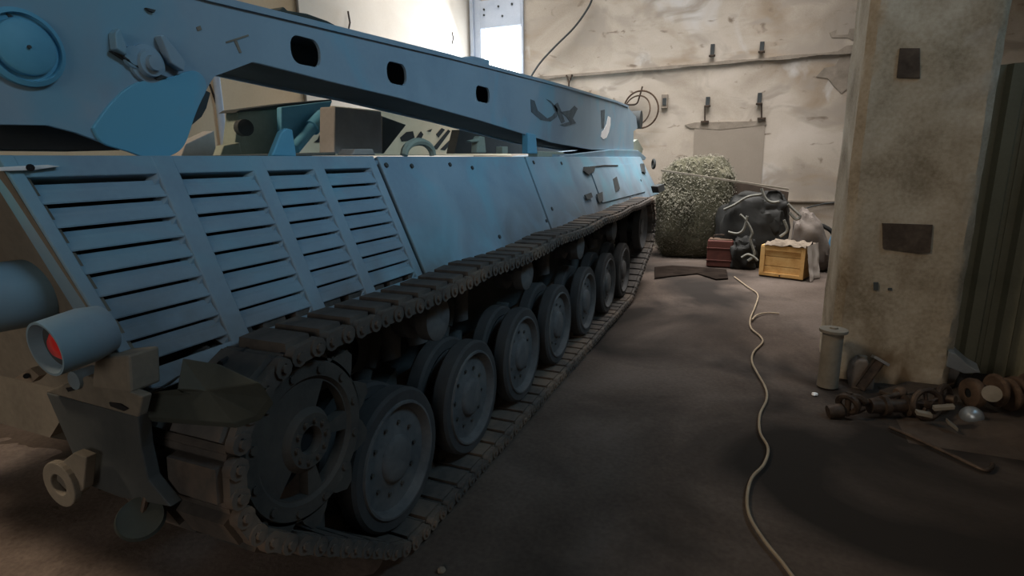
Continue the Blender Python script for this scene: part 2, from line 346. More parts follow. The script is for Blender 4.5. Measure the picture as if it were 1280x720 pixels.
# left wall: pipe and pegs
o = MB().cyl((XL+0.08, 4.95, 0), (XL+0.08, 4.95, ZC), 0.04, 12).build('wall_pipe', FRAME); tag(o, 'pale vertical pipe on the tan left wall under the boom', 'pipe')
o = MB().cyl((XL+0.03, 6.4, 0), (XL+0.03, 6.4, ZC), 0.02, 8).build('trim_7', EXPOSED); struct(o)
for px, y0, y1, lab in ((435, 14, 42, 'thin iron peg on the left wall, nearer the tan panel'), (565, 40, 55, 'thin iron peg on the left wall, nearer the corner window')):
    p0 = at(px, y0, 0, XL+0.05); p1 = at(px, y1, 0, XL+0.05)
    o = MB().tube([p0, (p0+p1)/2+Vector((0.02, 0.02, 0)), p1], 0.014, 6).build('wall_peg', DARKI); tag(o, lab, 'peg', 'pegs on the left wall')
o = MB().tube([at(x, y, 0, XL+0.05) for x, y in ((262, 105), (274, 140), (290, 182))], 0.012, 6).build('wall_wire', DARKI); tag(o, 'thin dark wire running down the tan left wall', 'wire')

# pillar: rough cast concrete, front face at y 5.03
px0, px1, py0, py1 = 0.655, 1.475, 5.03, 5.85
b = MB(); nz = 90; loop = []
nxs = 14
def prof(z):
    pts = []
    for side in range(4):
        for k in range(nxs):
            t = k/nxs
            x, y = ((px0+(px1-px0)*t, py0), (px1, py0+(py1-py0)*t), (px1-(px1-px0)*t, py1), (px0, py1-(py1-py0)*t))[side]
            cx, cy = (px0+px1)/2, (py0+py1)/2
            e = min(k, nxs-k)/nxs if k else 0
            ch = 0.018 if k == 0 else 0.0
            nn = noise.noise(Vector((x*4, y*4, z*3)))*0.008+noise.noise(Vector((x*13, y*13, z*11)))*0.004
            if k == 0: nn -= abs(noise.noise(Vector((x*2, y*2, z*5))))*0.045
            s = 1+(nn-ch)/0.41
            pts.append(Vector((cx+(x-cx)*s, cy+(y-cy)*s, z)))
    return pts
vs = []; m_ = 4*nxs
for j in range(nz+1): vs += prof(-0.05+(ZC+0.05)*(j/nz)**1.4)
fs = [(j*m_+i, j*m_+(i+1) % m_, (j+1)*m_+(i+1) % m_, (j+1)*m_+i) for j in range(nz) for i in range(m_)]
pil = empty('pillar', (1.06, 5.44, 0)); struct(pil)
b.add(vs, fs, True).build('column', CONC, pil)
def pillar_patch(name, pts, mt, off=0.006):
    MB().prism([at(x, y, 1, py0-off) for x, y in pts], (0, off+0.01, 0)).build(name, mt, pil, bevel=0.002)
pillar_patch('embedded_plate', [(1103, 279), (1166, 281), (1163, 316), (1148, 317), (1104, 311)], DARKI2, 0.012)
pillar_patch('embedded_plate', [(1125, 60), (1150, 60), (1150, 98), (1121, 97)], DARKI2, 0.010)
pillar_patch('rust_stub', [(1092, 353), (1098, 353), (1098, 363), (1092, 363)], HULLD, 0.015)
pillar_patch('rust_stub', [(1110, 360), (1115, 360), (1115, 363), (1110, 363)], HULLD, 0.010)

# corrugated sheet gate behind the pillar
gt = empty('corrugated_gate', (2.75, 5.55, 0))
xg = 1.60; k = 0
base_sheet = None
while xg < 3.95:
    w_ = 0.205
    if base_sheet is None:
        b = MB(); t = 0.004
        p2 = [(0, 0), (0.05, 0), (0.075, -0.05), (0.15, -0.05), (0.175, 0), (w_+0.006, 0)]
        poly = [Vector((xg+x, 5.55+y, -0.02)) for x, y in p2]+[Vector((xg+x, 5.55+y+0.006, -0.02)) for x, y in p2[::-1]]
        b.prism(poly, (0, 0, 2.42)); base_sheet = b.build('sheet_panel', GATE, gt, pivot=(xg, 5.55, 0.02))
    else: copy(base_sheet, gt, (xg, 5.55-0.008*(k % 2), 0.02))
    xg += w_; k += 1
MB().box(1.60, 3.95, 5.56, 5.60, 0.35, 0.43).box(1.60, 3.95, 5.56, 5.60, 2.1, 2.18).build('rail', HULLD, gt)
tag(gt, 'dark green-grey corrugated steel gate standing behind the concrete pillar', 'gate')

# ------------------------------------------------------------------ the tracked vehicle
V = empty('recovery_vehicle', (-2.935, 5.0, 0))
tag(V, 'blue-grey tracked armoured recovery vehicle with folded crane boom on its deck', 'vehicle')
XM = -2.935
SA = Vector((-1.60, 0, 1.15)); ST = Vector((-0.27, 0, 0.62)).normalized(); SN = Vector((-ST.z, 0, ST.x))*-1
if SN.x < 0: SN = -SN
SL = 0.676
def SP(s, y, n): p = SA+ST*s+SN*n; return Vector((p.x, y, p.z))
def spbox(b, s0, s1, y0, y1, n0, n1):
    return b.hexa([SP(s, y, n) for n in (n0, n1) for y in (y0, y1) for s in (s0, s1)])
# hull core
def hull_sec(y, inset=0.0):
    r = [SP(SL-0.005, y, -0.075), SP(-0.06, y, -0.075), Vector((-1.70, y, 1.08)), Vector((-1.92, y, 1.08)), Vector((-1.92, y, 0.48))]
    l = [Vector((2*XM-p.x, y, p.z)) for p in r[::-1]]
    return r+l
b = MB(); secs = []
ysec = [(1.02, None), (10.0, None)]
S0 = hull_sec(1.02); S1 = hull_sec(9.9)
for p in S0:                               # the tail plate leans: higher points sit further back
    p.y = 0.955+(1.75-p.z)*0.12 if p.z > 0.8 else 1.5
for p in S1:
    p.y = 9.9 if p.z > 1.0 else 8.9
n = len(S0); b.add(S0+S1, [tuple(range(n))[::-1], tuple(range(n, 2*n))]+[(i, (i+1) % n, n+(i+1) % n, n+i) for i in range(n)])
b.build('hull', HULLD, V)
# roof
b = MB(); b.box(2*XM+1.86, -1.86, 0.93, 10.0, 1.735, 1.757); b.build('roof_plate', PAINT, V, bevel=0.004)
# tail plate
b = MB(); xr = lambda z: -1.60-(z-1.15)*0.27/0.62
poly = [Vector((xr(1.74), 0.895, 1.74)), Vector((xr(1.12), 0.985, 1.12)), Vector((-1.92, 1.0, 1.05)), Vector((-2.12, 1.0, 0.86)), Vector((2*XM+2.12, 1.0, 0.86)), Vector((2*XM+1.92, 1.0, 1.05)), Vector((2*XM-xr(1.12), 0.985, 1.12)), Vector((2*XM-xr(1.74), 0.895, 1.74))]
b.prism(poly, (0, 0.05, 0)); b.build('tail_plate', DUSTY, V)
b = MB(); b.prism([Vector((-2.12, 1.0, 0.86)), Vector((2*XM+2.12, 1.0, 0.86)), Vector((2*XM+2.12, 1.5, 0.5)), Vector((-2.12, 1.5, 0.5))], (0, 0.02, 0.03)); b.build('belly_plate', DUSTY, V)

# grille with four columns of pressed louvres
G = empty('exhaust_grille', (-1.6, 1.7, 1.15), V)
b = MB()
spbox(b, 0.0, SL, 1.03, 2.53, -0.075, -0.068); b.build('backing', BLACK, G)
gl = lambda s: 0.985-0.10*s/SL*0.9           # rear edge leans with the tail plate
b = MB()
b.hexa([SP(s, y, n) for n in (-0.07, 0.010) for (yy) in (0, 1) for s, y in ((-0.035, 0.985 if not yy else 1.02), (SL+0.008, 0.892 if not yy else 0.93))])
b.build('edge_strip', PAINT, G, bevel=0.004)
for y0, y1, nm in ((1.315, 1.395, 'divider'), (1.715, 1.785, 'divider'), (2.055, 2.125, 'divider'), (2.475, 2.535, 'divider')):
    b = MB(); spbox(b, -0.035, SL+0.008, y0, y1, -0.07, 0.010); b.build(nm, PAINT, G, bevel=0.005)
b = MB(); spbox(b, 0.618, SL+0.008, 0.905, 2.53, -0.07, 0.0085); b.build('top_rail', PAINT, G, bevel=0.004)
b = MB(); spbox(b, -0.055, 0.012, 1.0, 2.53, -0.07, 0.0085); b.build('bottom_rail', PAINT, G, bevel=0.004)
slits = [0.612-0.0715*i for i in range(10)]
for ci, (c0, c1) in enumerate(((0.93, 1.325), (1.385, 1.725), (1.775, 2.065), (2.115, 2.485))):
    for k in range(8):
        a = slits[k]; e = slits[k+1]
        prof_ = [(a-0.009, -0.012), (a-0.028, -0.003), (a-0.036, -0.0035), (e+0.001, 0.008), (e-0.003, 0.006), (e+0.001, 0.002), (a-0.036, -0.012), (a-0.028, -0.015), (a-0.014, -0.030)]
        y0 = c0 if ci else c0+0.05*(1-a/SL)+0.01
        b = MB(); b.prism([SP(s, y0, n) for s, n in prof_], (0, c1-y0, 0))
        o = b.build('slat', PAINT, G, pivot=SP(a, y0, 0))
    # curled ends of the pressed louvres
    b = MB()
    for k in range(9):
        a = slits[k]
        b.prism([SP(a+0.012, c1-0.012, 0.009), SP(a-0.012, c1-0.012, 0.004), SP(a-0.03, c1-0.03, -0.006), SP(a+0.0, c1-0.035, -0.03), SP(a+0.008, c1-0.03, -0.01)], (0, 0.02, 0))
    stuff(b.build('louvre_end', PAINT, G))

# armour side panels
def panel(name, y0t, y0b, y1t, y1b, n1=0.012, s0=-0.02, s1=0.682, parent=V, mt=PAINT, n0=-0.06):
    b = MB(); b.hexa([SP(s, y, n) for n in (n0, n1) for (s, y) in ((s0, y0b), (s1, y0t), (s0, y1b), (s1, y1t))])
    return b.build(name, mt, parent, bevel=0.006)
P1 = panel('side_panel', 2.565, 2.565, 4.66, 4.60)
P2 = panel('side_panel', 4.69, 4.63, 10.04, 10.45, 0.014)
def bolts(parent, pts, r=0.014, mt=HULLD):
    for (px, py) in pts:
        d = ray(px, py); t = (SA-EYE).dot(SN)/d.dot(SN); p = EYE+d*t
        MB().cyl(p+SN*0.010, p+SN*0.022, r, 8).build('bolt', mt, parent)
bolts(P1, [(480, 208), (512, 209), (588, 211), (622, 297), (681, 277), (560, 207)])
bolts(P2, [(700, 205), (665, 204), (800, 226), (688, 262)], 0.018)
def on_panel(px, py, n=0.0):
    d = ray(px, py); q = SA+SN*n; t = (q-EYE).dot(SN)/d.dot(SN); return EYE+d*t
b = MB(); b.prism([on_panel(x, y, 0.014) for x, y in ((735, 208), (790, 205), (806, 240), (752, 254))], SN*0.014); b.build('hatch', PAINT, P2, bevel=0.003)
for (pts) in (((729, 209), (743, 209), (742, 214), (735, 219), (729, 214)), ((730, 244), (738, 241), (740, 247), (733, 250)), ((745, 243), (752, 240), (753, 251), (748, 254)), ((766, 224), (770, 221), (774, 236), (769, 240))):
    b = MB(); b.prism([on_panel(x, y, 0.028) for x, y in pts], SN*0.012); b.build('hinge', HULLD, P2)
b = MB(); b.tube([on_panel(x, y, 0.03) for x, y in ((738, 209), (755, 207), (772, 207))], 0.010, 6); b.build('hatch_rod', HULLD, P2)
b = MB(); b.prism([on_panel(x, y, 0.02) for x, y in ((800, 205), (804, 205), (806, 217), (802, 215))], SN*0.02); b.build('handle', HULLD, P2)
# chain of small rings hooked along the lower edge of the first panel
ch = empty('hook_chain', on_panel(610, 325, 0.03), V)
for i in range(10):
    px = 566+i*9.5; py = 342-(px-566)*0.42
    p = on_panel(px, py, 0.03); MB().torus(p, (1, 0.3*(i % 2), 0.6), 0.022, 0.006, 12, 5).build('ring', STEEL if i % 3 == 0 else LINK, ch)

# mudguard at the tail, over the sprocket
pl = [at(180, 521, 1, 0.985), at(290, 529, 1, 0.985), at(320, 519, 1, 1.03), at(336, 498, 2, 1.15), at(324, 478, 2, 1.205), at(275, 455, 2, 1.21), at(228, 447, 2, 1.205), at(221, 486, 2, 1.15), at(181, 491, 1, 0.985)]
cen = sum(pl, Vector())/len(pl)+Vector((0.004, -0.006, 0.010))
b = MB(); n = len(pl)
b.add(pl+[cen]+[p-Vector((-0.004, -0.012, 0.02)) for p in pl+[cen]], [(i, (i+1) % n, n) for i in range(n)]+[(n+1+(i+1) % n, n+1+i, 2*n+1) for i in range(n)]+[(i, n+1+i, n+1+(i+1) % n, (i+1) % n) for i in range(n)], False)
b.build('mudguard', DARKG, V, bevel=0.004)
b = MB(); b.tube(smooth_curve([at(x, y, 2, 1.145) for x, y in ((275, 455), (290, 446), (305, 440), (318, 430), (335, 436), (362, 446))]), 0.010, 6); b.build('brake_hose', BLACK, V)
b = MB(); b.prism([at(170, 486, 1, 1.01), at(205, 484, 1, 1.03), at(222, 470, 1, 1.05), at(200, 484, 1, 1.0), at(178, 492, 1, 1.0)], (0, 0.02, 0.0)); b.build('guard_lip', PAINT, V)
# tail bracket with flange, tow eye, round plate
TB = empty('tail_bracket', at(120, 560, 1, 0.98), V)
b = MB(); pts = [(57, 491), (172, 521), (176, 560), (185, 600), (213, 634), (150, 622), (108, 606), (98, 585)]
b.prism([at(x, y, 1, 0.955) for x, y in pts], (0, 0.04, 0)); b.build('gusset', HULLD, TB, bevel=0.004)
b = MB(); q = [at(55, 490, 1, 0.93), at(172, 522, 1, 0.93), at(178, 496, 1, 0.93), at(108, 470, 1, 0.93)]
b.prism(q, (0, 0.03, 0)); b.build('flange', DUSTY, TB, bevel=0.005)
b = MB(); b.prism([at(x, y, 1, 0.926) for x, y in ((136, 503), (150, 505), (160, 511), (155, 514), (138, 508))], (0, 0.01, 0)); b.build('flange_slot', BLACK, TB)
b = MB(); b.prism([at(x, y, 1, 0.926) for x, y in ((82, 485), (90, 484), (92, 488), (85, 490))], (0, 0.01, 0)); b.build('flange_hole', BLACK, TB)
b = MB(); c = at(78, 604, 1, 0.90)
for k in range(28):
    a0 = 2*pi*k/28; a1 = 2*pi*(k+1)/28
    f = lambda a, r: c+Vector((cos(a)*r*1.05, 0, sin(a)*r))
    b.hexa([f(a, r)+Vector((0, yy, 0)) for yy in (-0.011, 0.011) for r in (0.034, 0.074) for a in (a0, a1)])
b.prism([at(x, y, 1, 0.905) for x, y in ((60, 590), (92, 566), (108, 572), (104, 612), (92, 622))], (0, 0.03, 0))
b.build('tow_eye', DUSTY, TB, bevel=0.003)
b = MB(); c = at(176, 648, 1, 0.93); ax = (EYE-c).normalized()+Vector((-0.3, 0.1, 0.15))
b.lathe([(0.0001, 0.006), (0.050, 0.008), (0.060, 0.012), (0.066, 0.0), (0.060, -0.015), (0.0001, -0.018)], c, ax, 28); b.build('round_plate', DARKG, TB)
b = MB(); b.cyl(c-ax.normalized()*0.01, at(185, 615, 1, 0.97), 0.010, 8); b.build('stem', DARKI, TB)
# tail lamp
TL = empty('tail_lamp', at(60, 435, 1, 0.85), V)
c = at(56, 437, 1, 0.80)
ax = Vector((-0.02, -1, -0.10)).normalized()
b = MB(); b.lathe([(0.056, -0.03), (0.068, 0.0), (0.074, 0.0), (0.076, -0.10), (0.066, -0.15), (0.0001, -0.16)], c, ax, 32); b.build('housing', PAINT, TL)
b = MB(); b.lathe([(0.0001, -0.030), (0.040, -0.030), (0.057, -0.028)], c, ax, 28); b.build('bezel', HULLD, TL)
b = MB(); b.lathe([(0.0001, -0.012), (0.026, -0.014), (0.042, -0.028)], c+Vector((0.010, 0, 0)), ax, 24); b.build('lens', RED, TL)
b = MB(); c2 = at(92, 476, 1, 0.92); b.cyl(c2, c2+Vector((0, 0.08, 0)), 0.028, 12); b.build('stub', PAINT, TL)
b = MB(); b.prism([at(x, y, 1, 0.86) for x, y in ((18, 473), (38, 460), (49, 470), (40, 478))], (0, 0.02, 0)); b.build('hook_plate', LEAF, TL)
b = MB(); b.cyl(at(33, 470, 1, 0.855), at(33, 470, 1, 0.85), 0.008, 8); b.build('hook_hole', BLACK, TL)
# drum at the frame's left
D = empty('smoke_canister', at(0, 370, 1, 0.85), V)
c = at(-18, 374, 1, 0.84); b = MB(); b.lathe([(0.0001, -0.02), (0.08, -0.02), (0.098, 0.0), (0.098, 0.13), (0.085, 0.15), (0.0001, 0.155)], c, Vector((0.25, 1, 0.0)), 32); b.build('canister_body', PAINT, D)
# block at grille corner
b = MB(); q = [at(x, y, 1, 0.93) for x, y in ((118, 447), (160, 444), (163, 492), (113, 486))]; b.prism(q, (0, 0.09, 0)); b.build('corner_block', DUSTY, V, bevel=0.008)

# ------------------------------------------------------------------ running gear
YS, ZS, RS = 1.37, 0.82, 0.32
YI, ZI, RI = 8.05, 0.82, 0.36
WY = [1.97, 2.72, 3.50, 4.30, 5.15, 6.02, 6.83]
circles = [(YS, ZS, RS), (YI, ZI, RI), (WY[-1], 0.42, 0.37), (WY[0], 0.42, 0.37)]
def belt(cs, step=0.01):
    m = len(cs); segs = []
    for i in range(m):
        a = cs[i]; c_ = cs[(i+1) % m]; d = Vector((c_[0]-a[0], c_[1]-a[1])); D_ = d.length; d /= D_
        nn = Vector((-d.y, d.x)); sp = (a[2]-c_[2])/D_; nv = nn*sqrt(1-sp*sp)+d*sp; segs.append(nv)
    pts = []
    for i in range(m):
        a = cs[i]; c_ = cs[(i+1) % m]; nv = segs[i]; npv = segs[i-1]
        a0 = atan2(npv.y, npv.x); a1 = atan2(nv.y, nv.x)
        while a1 > a0: a1 -= 2*pi
        k = max(2, int(abs(a1-a0)*a[2]/step))
        for j in range(k): t = a0+(a1-a0)*j/k; pts.append(Vector((a[0]+cos(t)*a[2], a[1]+sin(t)*a[2])))
        p = Vector((a[0], a[1]))+nv*a[2]; q = Vector((c_[0], c_[1]))+nv*c_[2]
        k = max(2, int((q-p).length/step))
        for j in range(k):
            t = j/k; r = p.lerp(q, t)
            if i == 0: r.y -= 0.022*abs(sin(pi*(r.x-1.42)/1.33))*min(1, t*6, (1-t)*6)
            pts.append(r)
    return pts
path = belt(circles)
cum = [0]
for i in range(len(path)): cum.append(cum[-1]+(path[(i+1) % len(path)]-path[i]).length)
TOT = cum[-1]; NL = int(round(TOT/0.158)); pit = TOT/NL
def path_at(s):
    s %= TOT
    lo, hi = 0, len(path)
    while hi-lo > 1:
        mid = (lo+hi)//2
        if cum[mid] <= s: lo = mid
        else: hi = mid
    p = path[lo]; q = path[(lo+1) % len(path)]; t = (s-cum[lo])/max(cum[lo+1]-cum[lo], 1e-9); return p.lerp(q, t)
XTc = -1.585
TR = empty('track', (XTc, 5, 0), V)
lk = MB()
for sx in (-1, 1):
    lk.hexa([Vector((sx*0.13+x*0.108*(0.93 if z > 0 else 1), y*0.062*(0.85 if z > 0 else 1), z)) for z in (-0.030, 0.046) for y in (-1, 1) for x in (-1, 1)])
    for dy in (-0.045, 0.045):
        lk.cyl((sx*0.245, dy, 0.004), (sx*0.278, dy, 0.004), 0.034, 10)
        lk.cyl((sx*0.278, dy, 0.004), (sx*0.288, dy, 0.004), 0.014, 8)
    lk.box(sx*0.243, sx*0.270, -0.045, 0.045, -0.026, 0.034)
for dy in (-0.072, 0.072): lk.cyl((-0.24, dy, 0.0), (0.24, dy, 0.0), 0.018, 6)
lk.hexa([Vector((x*0.045*(1 if z > -0.05 else 0.6), y*0.05*(1 if z > -0.05 else 0.5), z)) for z in (-0.095, -0.02) for y in (-1, 1) for x in (-1, 1)])
link0 = None
for i in range(NL):
    s = i*pit; p = path_at(s); p1 = path_at(s+0.06); p0 = path_at(s-0.06)
    a = atan2(p1.y-p0.y, p1.x-p0.x); loc = Vector((XTc+0.004*random.uniform(-1, 1), p.x, p.y))
    if link0 is None:
        link0 = lk.build('track_link', LINK, TR, pivot=(0, 0, 0)); link0.location = loc-W[TR]; link0.rotation_euler = (a, 0, 0)
    else:
        c_ = link0.copy(); C.objects.link(c_); c_.location = loc-W[TR]; c_.rotation_euler = (a, 0, 0)
# road wheels
def wheel(y):
    r = empty('road_wheel', (-1.40, y, 0.42), V)
    if not WH:
        for k, xo in enumerate((-1.405, -1.575)):
            b = MB(); b.lathe([(0.266, 0.004), (0.316, 0.002), (0.33, 0.016), (0.33, 0.086), (0.318, 0.10), (0.266, 0.10)], (xo, y, 0.42), (-1, 0, 0), 40, True, True)
            WH.append(b.build('tyre', RUBBER, r, pivot=(xo, y, 0.42)))
        b = MB(); b.lathe([(0.272, 0.004), (0.268, -0.006), (0.258, -0.006), (0.250, 0.004), (0.236, 0.034), (0.15, 0.040), (0.13, 0.028), (0.112, 0.024), (0.105, 0.010), (0.09, 0.002), (0.03, 0.0), (0.0001, 0.0)], (-1.405, y, 0.42), (-1, 0, 0), 40)
        WH.append(b.build('disc', WHEEL, r, pivot=(-1.405, y, 0.42)))
        b = MB()
        for k in range(10):
            a = 2*pi*k/10; c_ = Vector((-1.446, y+0.165*cos(a), 0.42+0.165*sin(a))); b.cyl(c_, c_+Vector((0.012, 0, 0)), 0.010, 6)
        WH.append(stuff(b.build('wheel_nuts', SPROCK, r, pivot=(-1.405, y, 0.42))))
        b = MB(); b.lathe([(0.264, 0.0), (0.24, 0.01), (0.12, 0.04), (0.10, 0.12), (0.0001, 0.12)], (-1.575, y, 0.42), (-1, 0, 0), 32); WH.append(b.build('inner_disc', WHEEL, r, pivot=(-1.575, y, 0.42)))
        b = MB(); b.cyl((-1.42, y, 0.42), (-1.60, y, 0.42), 0.09, 20); WH.append(b.build('hub', SPROCK, r, pivot=(-1.42, y, 0.42)))
        W0.append(r)
    else:
        for o in WH: copy(o, r, W[o]+Vector((0, y-WY[0], 0)), (radians(37*y), 0, 0))
    b = MB(); b.hexa([Vector((x, yy+dy, zz+dz)) for dz in (-0.05, 0.05) for x in (-1.80, -1.70) for yy, zz, dy in ((y, 0.42, 0), (y+0.42, 0.62, 0))]); b.build('swing_arm', HULLD, r)
WH = []; W0 = []
for y in WY: wheel(y)
# idler
I = empty('idler_wheel', (-1.42, YI, ZI), V)
b = MB(); b.lathe([(0.30, 0.0), (0.325, 0.006), (0.325, 0.10), (0.26, 0.10)], (-1.41, YI, ZI), (-1, 0, 0), 40); b.lathe([(0.325, 0.17), (0.325, 0.27), (0.2, 0.27)], (-1.41, YI, ZI), (-1, 0, 0), 40); b.build('rim', RUBBER, I)
b = MB(); b.lathe([(0.30, 0.0), (0.285, 0.004), (0.26, 0.03), (0.12, 0.06), (0.10, 0.02), (0.0001, 0.01)], (-1.41, YI, ZI), (-1, 0, 0), 40); b.build('disc', WHEEL, I)
b = MB(); b.cyl((-1.45, YI, ZI), (-1.92, YI, ZI), 0.08, 16); b.build('axle', HULLD, I)
# drive sprocket
S = empty('drive_sprocket', (-1.42, YS, ZS), V)
def ring_cells(b, x0, x1, rings, n, skip, cy, cz, teeth=None):
    """flat ring built of sectors, with window sectors left open"""
    for ri in range(len(rings)-1):
        for k in range(n):
            if skip(ri, k): continue
            a0 = 2*pi*k/n; a1 = 2*pi*(k+1)/n
            r0, r1 = rings[ri], rings[ri+1]
            pt = lambda a, r, x: Vector((x, cy+cos(a)*r, cz+sin(a)*r))
            o4 = [(a0, r0), (a1, r0), (a1, r1), (a0, r1)]
            v = [pt(a, r, x0) for a, r in o4]+[pt(a, r, x1) for a, r in o4]
            fs = [(0, 1, 2, 3), (7, 6, 5, 4)]
            if ri == 0 or skip(ri-1, k): fs.append((0, 4, 5, 1))
            if ri == len(rings)-2 or skip(ri+1, k): fs.append((2, 6, 7, 3))
            if skip(ri, (k-1) % n): fs.append((0, 3, 7, 4))
            if skip(ri, (k+1) % n): fs.append((1, 5, 6, 2))
            b.add(v, fs)
wins = [(2, 8), (58, 64), (50, 56)]
def skp(ri, k):
    deg = k*5
    if ri != 2: return False
    return any(a <= deg < e for a, e in ((5, 60), (285, 345), (225, 262)))
b = MB(); ring_cells(b, -1.36, -1.40, [0.045, 0.085, 0.105, 0.205, 0.285], 72, skp, YS, ZS); 
for xx in (0, 1):
    if xx == 0:
        nT = 11
        for k in range(nT):
            a = 2*pi*(k+0.3)/nT; t = Vector((0, -sin(a), cos(a))); rr = Vector((0, cos(a), sin(a))); c_ = Vector((-1.36, YS, ZS))
            b.prism([c_+rr*0.255-t*0.075, c_+rr*0.300-t*0.055, c_+rr*0.345-t*0.018, c_+rr*0.345+t*0.018, c_+rr*0.300+t*0.055, c_+rr*0.255+t*0.075], (-0.04, 0, 0))
b.build('toothed_ring', SPROCK, S)
b = MB(); b.lathe([(0.045, 0.0), (0.05, -0.02), (0.095, -0.022), (0.115, 0.002), (0.115, 0.05)], (-1.36, YS, ZS), (-1, 0, 0), 32); b.build('hub', SPROCK, S)
MB().cyl((-1.372, YS, ZS), (-1.378, YS, ZS), 0.05, 20).build('hub_bore', BLACK, S)
b = MB(); b.lathe([(0.275, 0.0), (0.270, -0.012), (0.222, -0.012), (0.210, 0.0)], (-1.36, YS, ZS), (-1, 0, 0), 48); b.build('ring_flange', SPROCK, S)
for k in range(12):
    a = 2*pi*k/12+0.2; c_ = Vector((-1.352, YS+0.246*cos(a), ZS+0.246*sin(a))); MB().cyl(c_, c_+Vector((0.012, 0, 0)), 0.015, 8).build('ring_bolt', SPROCK, S)
b = MB()
for k in range(10):
    a = 2*pi*k/10; c_ = Vector((-1.34, YS+0.072*cos(a), ZS+0.072*sin(a))); b.cyl(c_, c_+Vector((0.012, 0, 0)), 0.009, 6)
stuff(b.build('hub_bolts', SPROCK, S))
b = MB(); b.lathe([(0.27, 0.0), (0.27, 0.04), (0.20, 0.05), (0.18, 0.30), (0.0001, 0.30)], (-1.55, YS, ZS), (-1, 0, 0), 32); b.build('drum', BLACK, S)
b = MB(); b.lathe([(0.20, 0.0), (0.24, 0.08), (0.24, 0.25)], (-1.70, YS, ZS), (-1, 0, 0), 32); b.build('final_drive_housing', HULLD, S)
# support rollers, bump stops, shock absorbers
for y in (2.42, 3.66, 5.0, 6.35):
    b = MB(); b.lathe([(0.0001, 0.0), (0.05, -0.006), (0.07, 0.0), (0.10, 0.004), (0.115, 0.012), (0.115, 0.08), (0.06, 0.09), (0.06, 0.15), (0.115, 0.16), (0.115, 0.23), (0.04, 0.24), (0.04, 0.5)], (-1.43, y, 0.965), (-1, 0, 0), 28)
    b.build('support_roller', WHEEL, V, pivot=(-1.43, y, 0.965))
for y in (2.35, 2.62, 3.12, 4.72, 5.6, 6.4):
    b = MB(); b.lathe([(0.0001, 0.0), (0.055, 0.0), (0.062, 0.04), (0.10, 0.20), (0.10, 0.23)], (-1.70, y, 0.74), (-0.25, 0.05, 1), 20); b.build('bump_stop', WHEEL, V, pivot=(-1.70, y, 0.74))
for y in (2.2, 3.0, 5.9):
    b = MB(); b.cyl((-1.76, y-0.12, 0.50), (-1.76, y+0.12, 0.98), 0.05, 14); b.cyl((-1.76, y, 0.74), (-1.76, y+0.13, 1.0), 0.062, 14); b.build('shock_absorber', HULLD, V)
b = MB(); b.lathe([(0.10, 0.0), (0.13, 0.03), (0.13, 0.20)], (-1.66, 1.95, 0.90), (-1, 0, 0), 24); b.box(-1.92, -1.72, 1.6, 2.3, 0.75, 1.05); b.build('suspension_housing', HULLD, V, bevel=0.01)

# ------------------------------------------------------------------ crane boom
XB = -1.95
B = empty('crane_boom', (XB, 1.1, 2.1), V)
MYZ = Matrix(((0, 0, 1, 0), (1, 0, 0, 0), (0, 1, 0, 0), (0, 0, 0, 1)))     # local x->Y, y->Z, z->X
outer_px = [(258, 0), (350, 22), (450, 46), (560, 72), (700, 108), (770, 128), (785, 134), (795, 146), (797, 160), (792, 164), (792, 187), (740, 187), (690, 178), (600, 150), (500, 122), (420, 103), (330, 80), (316, 77), (268, 95), (262, 104), (256, 116), (240, 150), (216, 168), (188, 176), (160, 184), (130, 178), (95, 165), (60, 156), (0, 155)]
outer = [(at(x, y, 0, XB).y, at(x, y, 0, XB).z) for x, y in outer_px]
outer = outer+[(0.70, 1.88), (0.55, 1.98), (0.52, 2.15), (0.60, 2.28), (0.80, 2.34), (1.2, 2.35)]
holes = [slot(2.195, 2.248, 0.195, 0.125), slot(2.925, 2.243, 0.20, 0.122), slot(4.06, 2.236, 0.24, 0.118)]
rp = plate_with_holes('side_plate', outer, holes, Matrix.Translation((XB-0.008, 0, 0)) @ MYZ, 0.012, BOOMP, B, 0.002)
lp = plate_with_holes('side_plate', outer, holes, Matrix.Translation((XB-0.42, 0, 0)) @ MYZ, 0.012, BOOMP, B, 0.002)
topl = [(o_[0], o_[1]) for o_ in outer[:7]]
b = MB()
tp = [(0.8, 2.34), (1.2, 2.35)]+topl
for i in range(len(tp)-1):
    (y0, z0), (y1, z1) = tp[i], tp[i+1]
    b.hexa([Vector((x, y, z+dz)) for dz in (-0.004, 0.022) for y, z in ((y0, z0), (y1, z1)) for x in (XB-0.46, XB+0.012)])
b.build('top_plate', BOOMP, B)
bt = [outer[i] for i in range(10, 19)]
b = MB()
for i in range(len(bt)-1):
    (y0, z0), (y1, z1) = bt[i], bt[i+1]
    b.hexa([Vector((x, y, z+dz)) for dz in (0.012, 0.032) for y, z in ((y0, z0), (y1, z1)) for x in (XB-0.42, XB-0.03)])
b.build('bottom_plate', HULLD, B)  # dark colour stands in for shade on the boom's underside
b = MB(); c = outer
b.hexa([Vector((x, y, z)) for z in (1.92, 2.5) for y in (9.72, 9.76) for x in (XB-0.42, XB-0.03)]); b.build('end_plate', BOOMP, B)
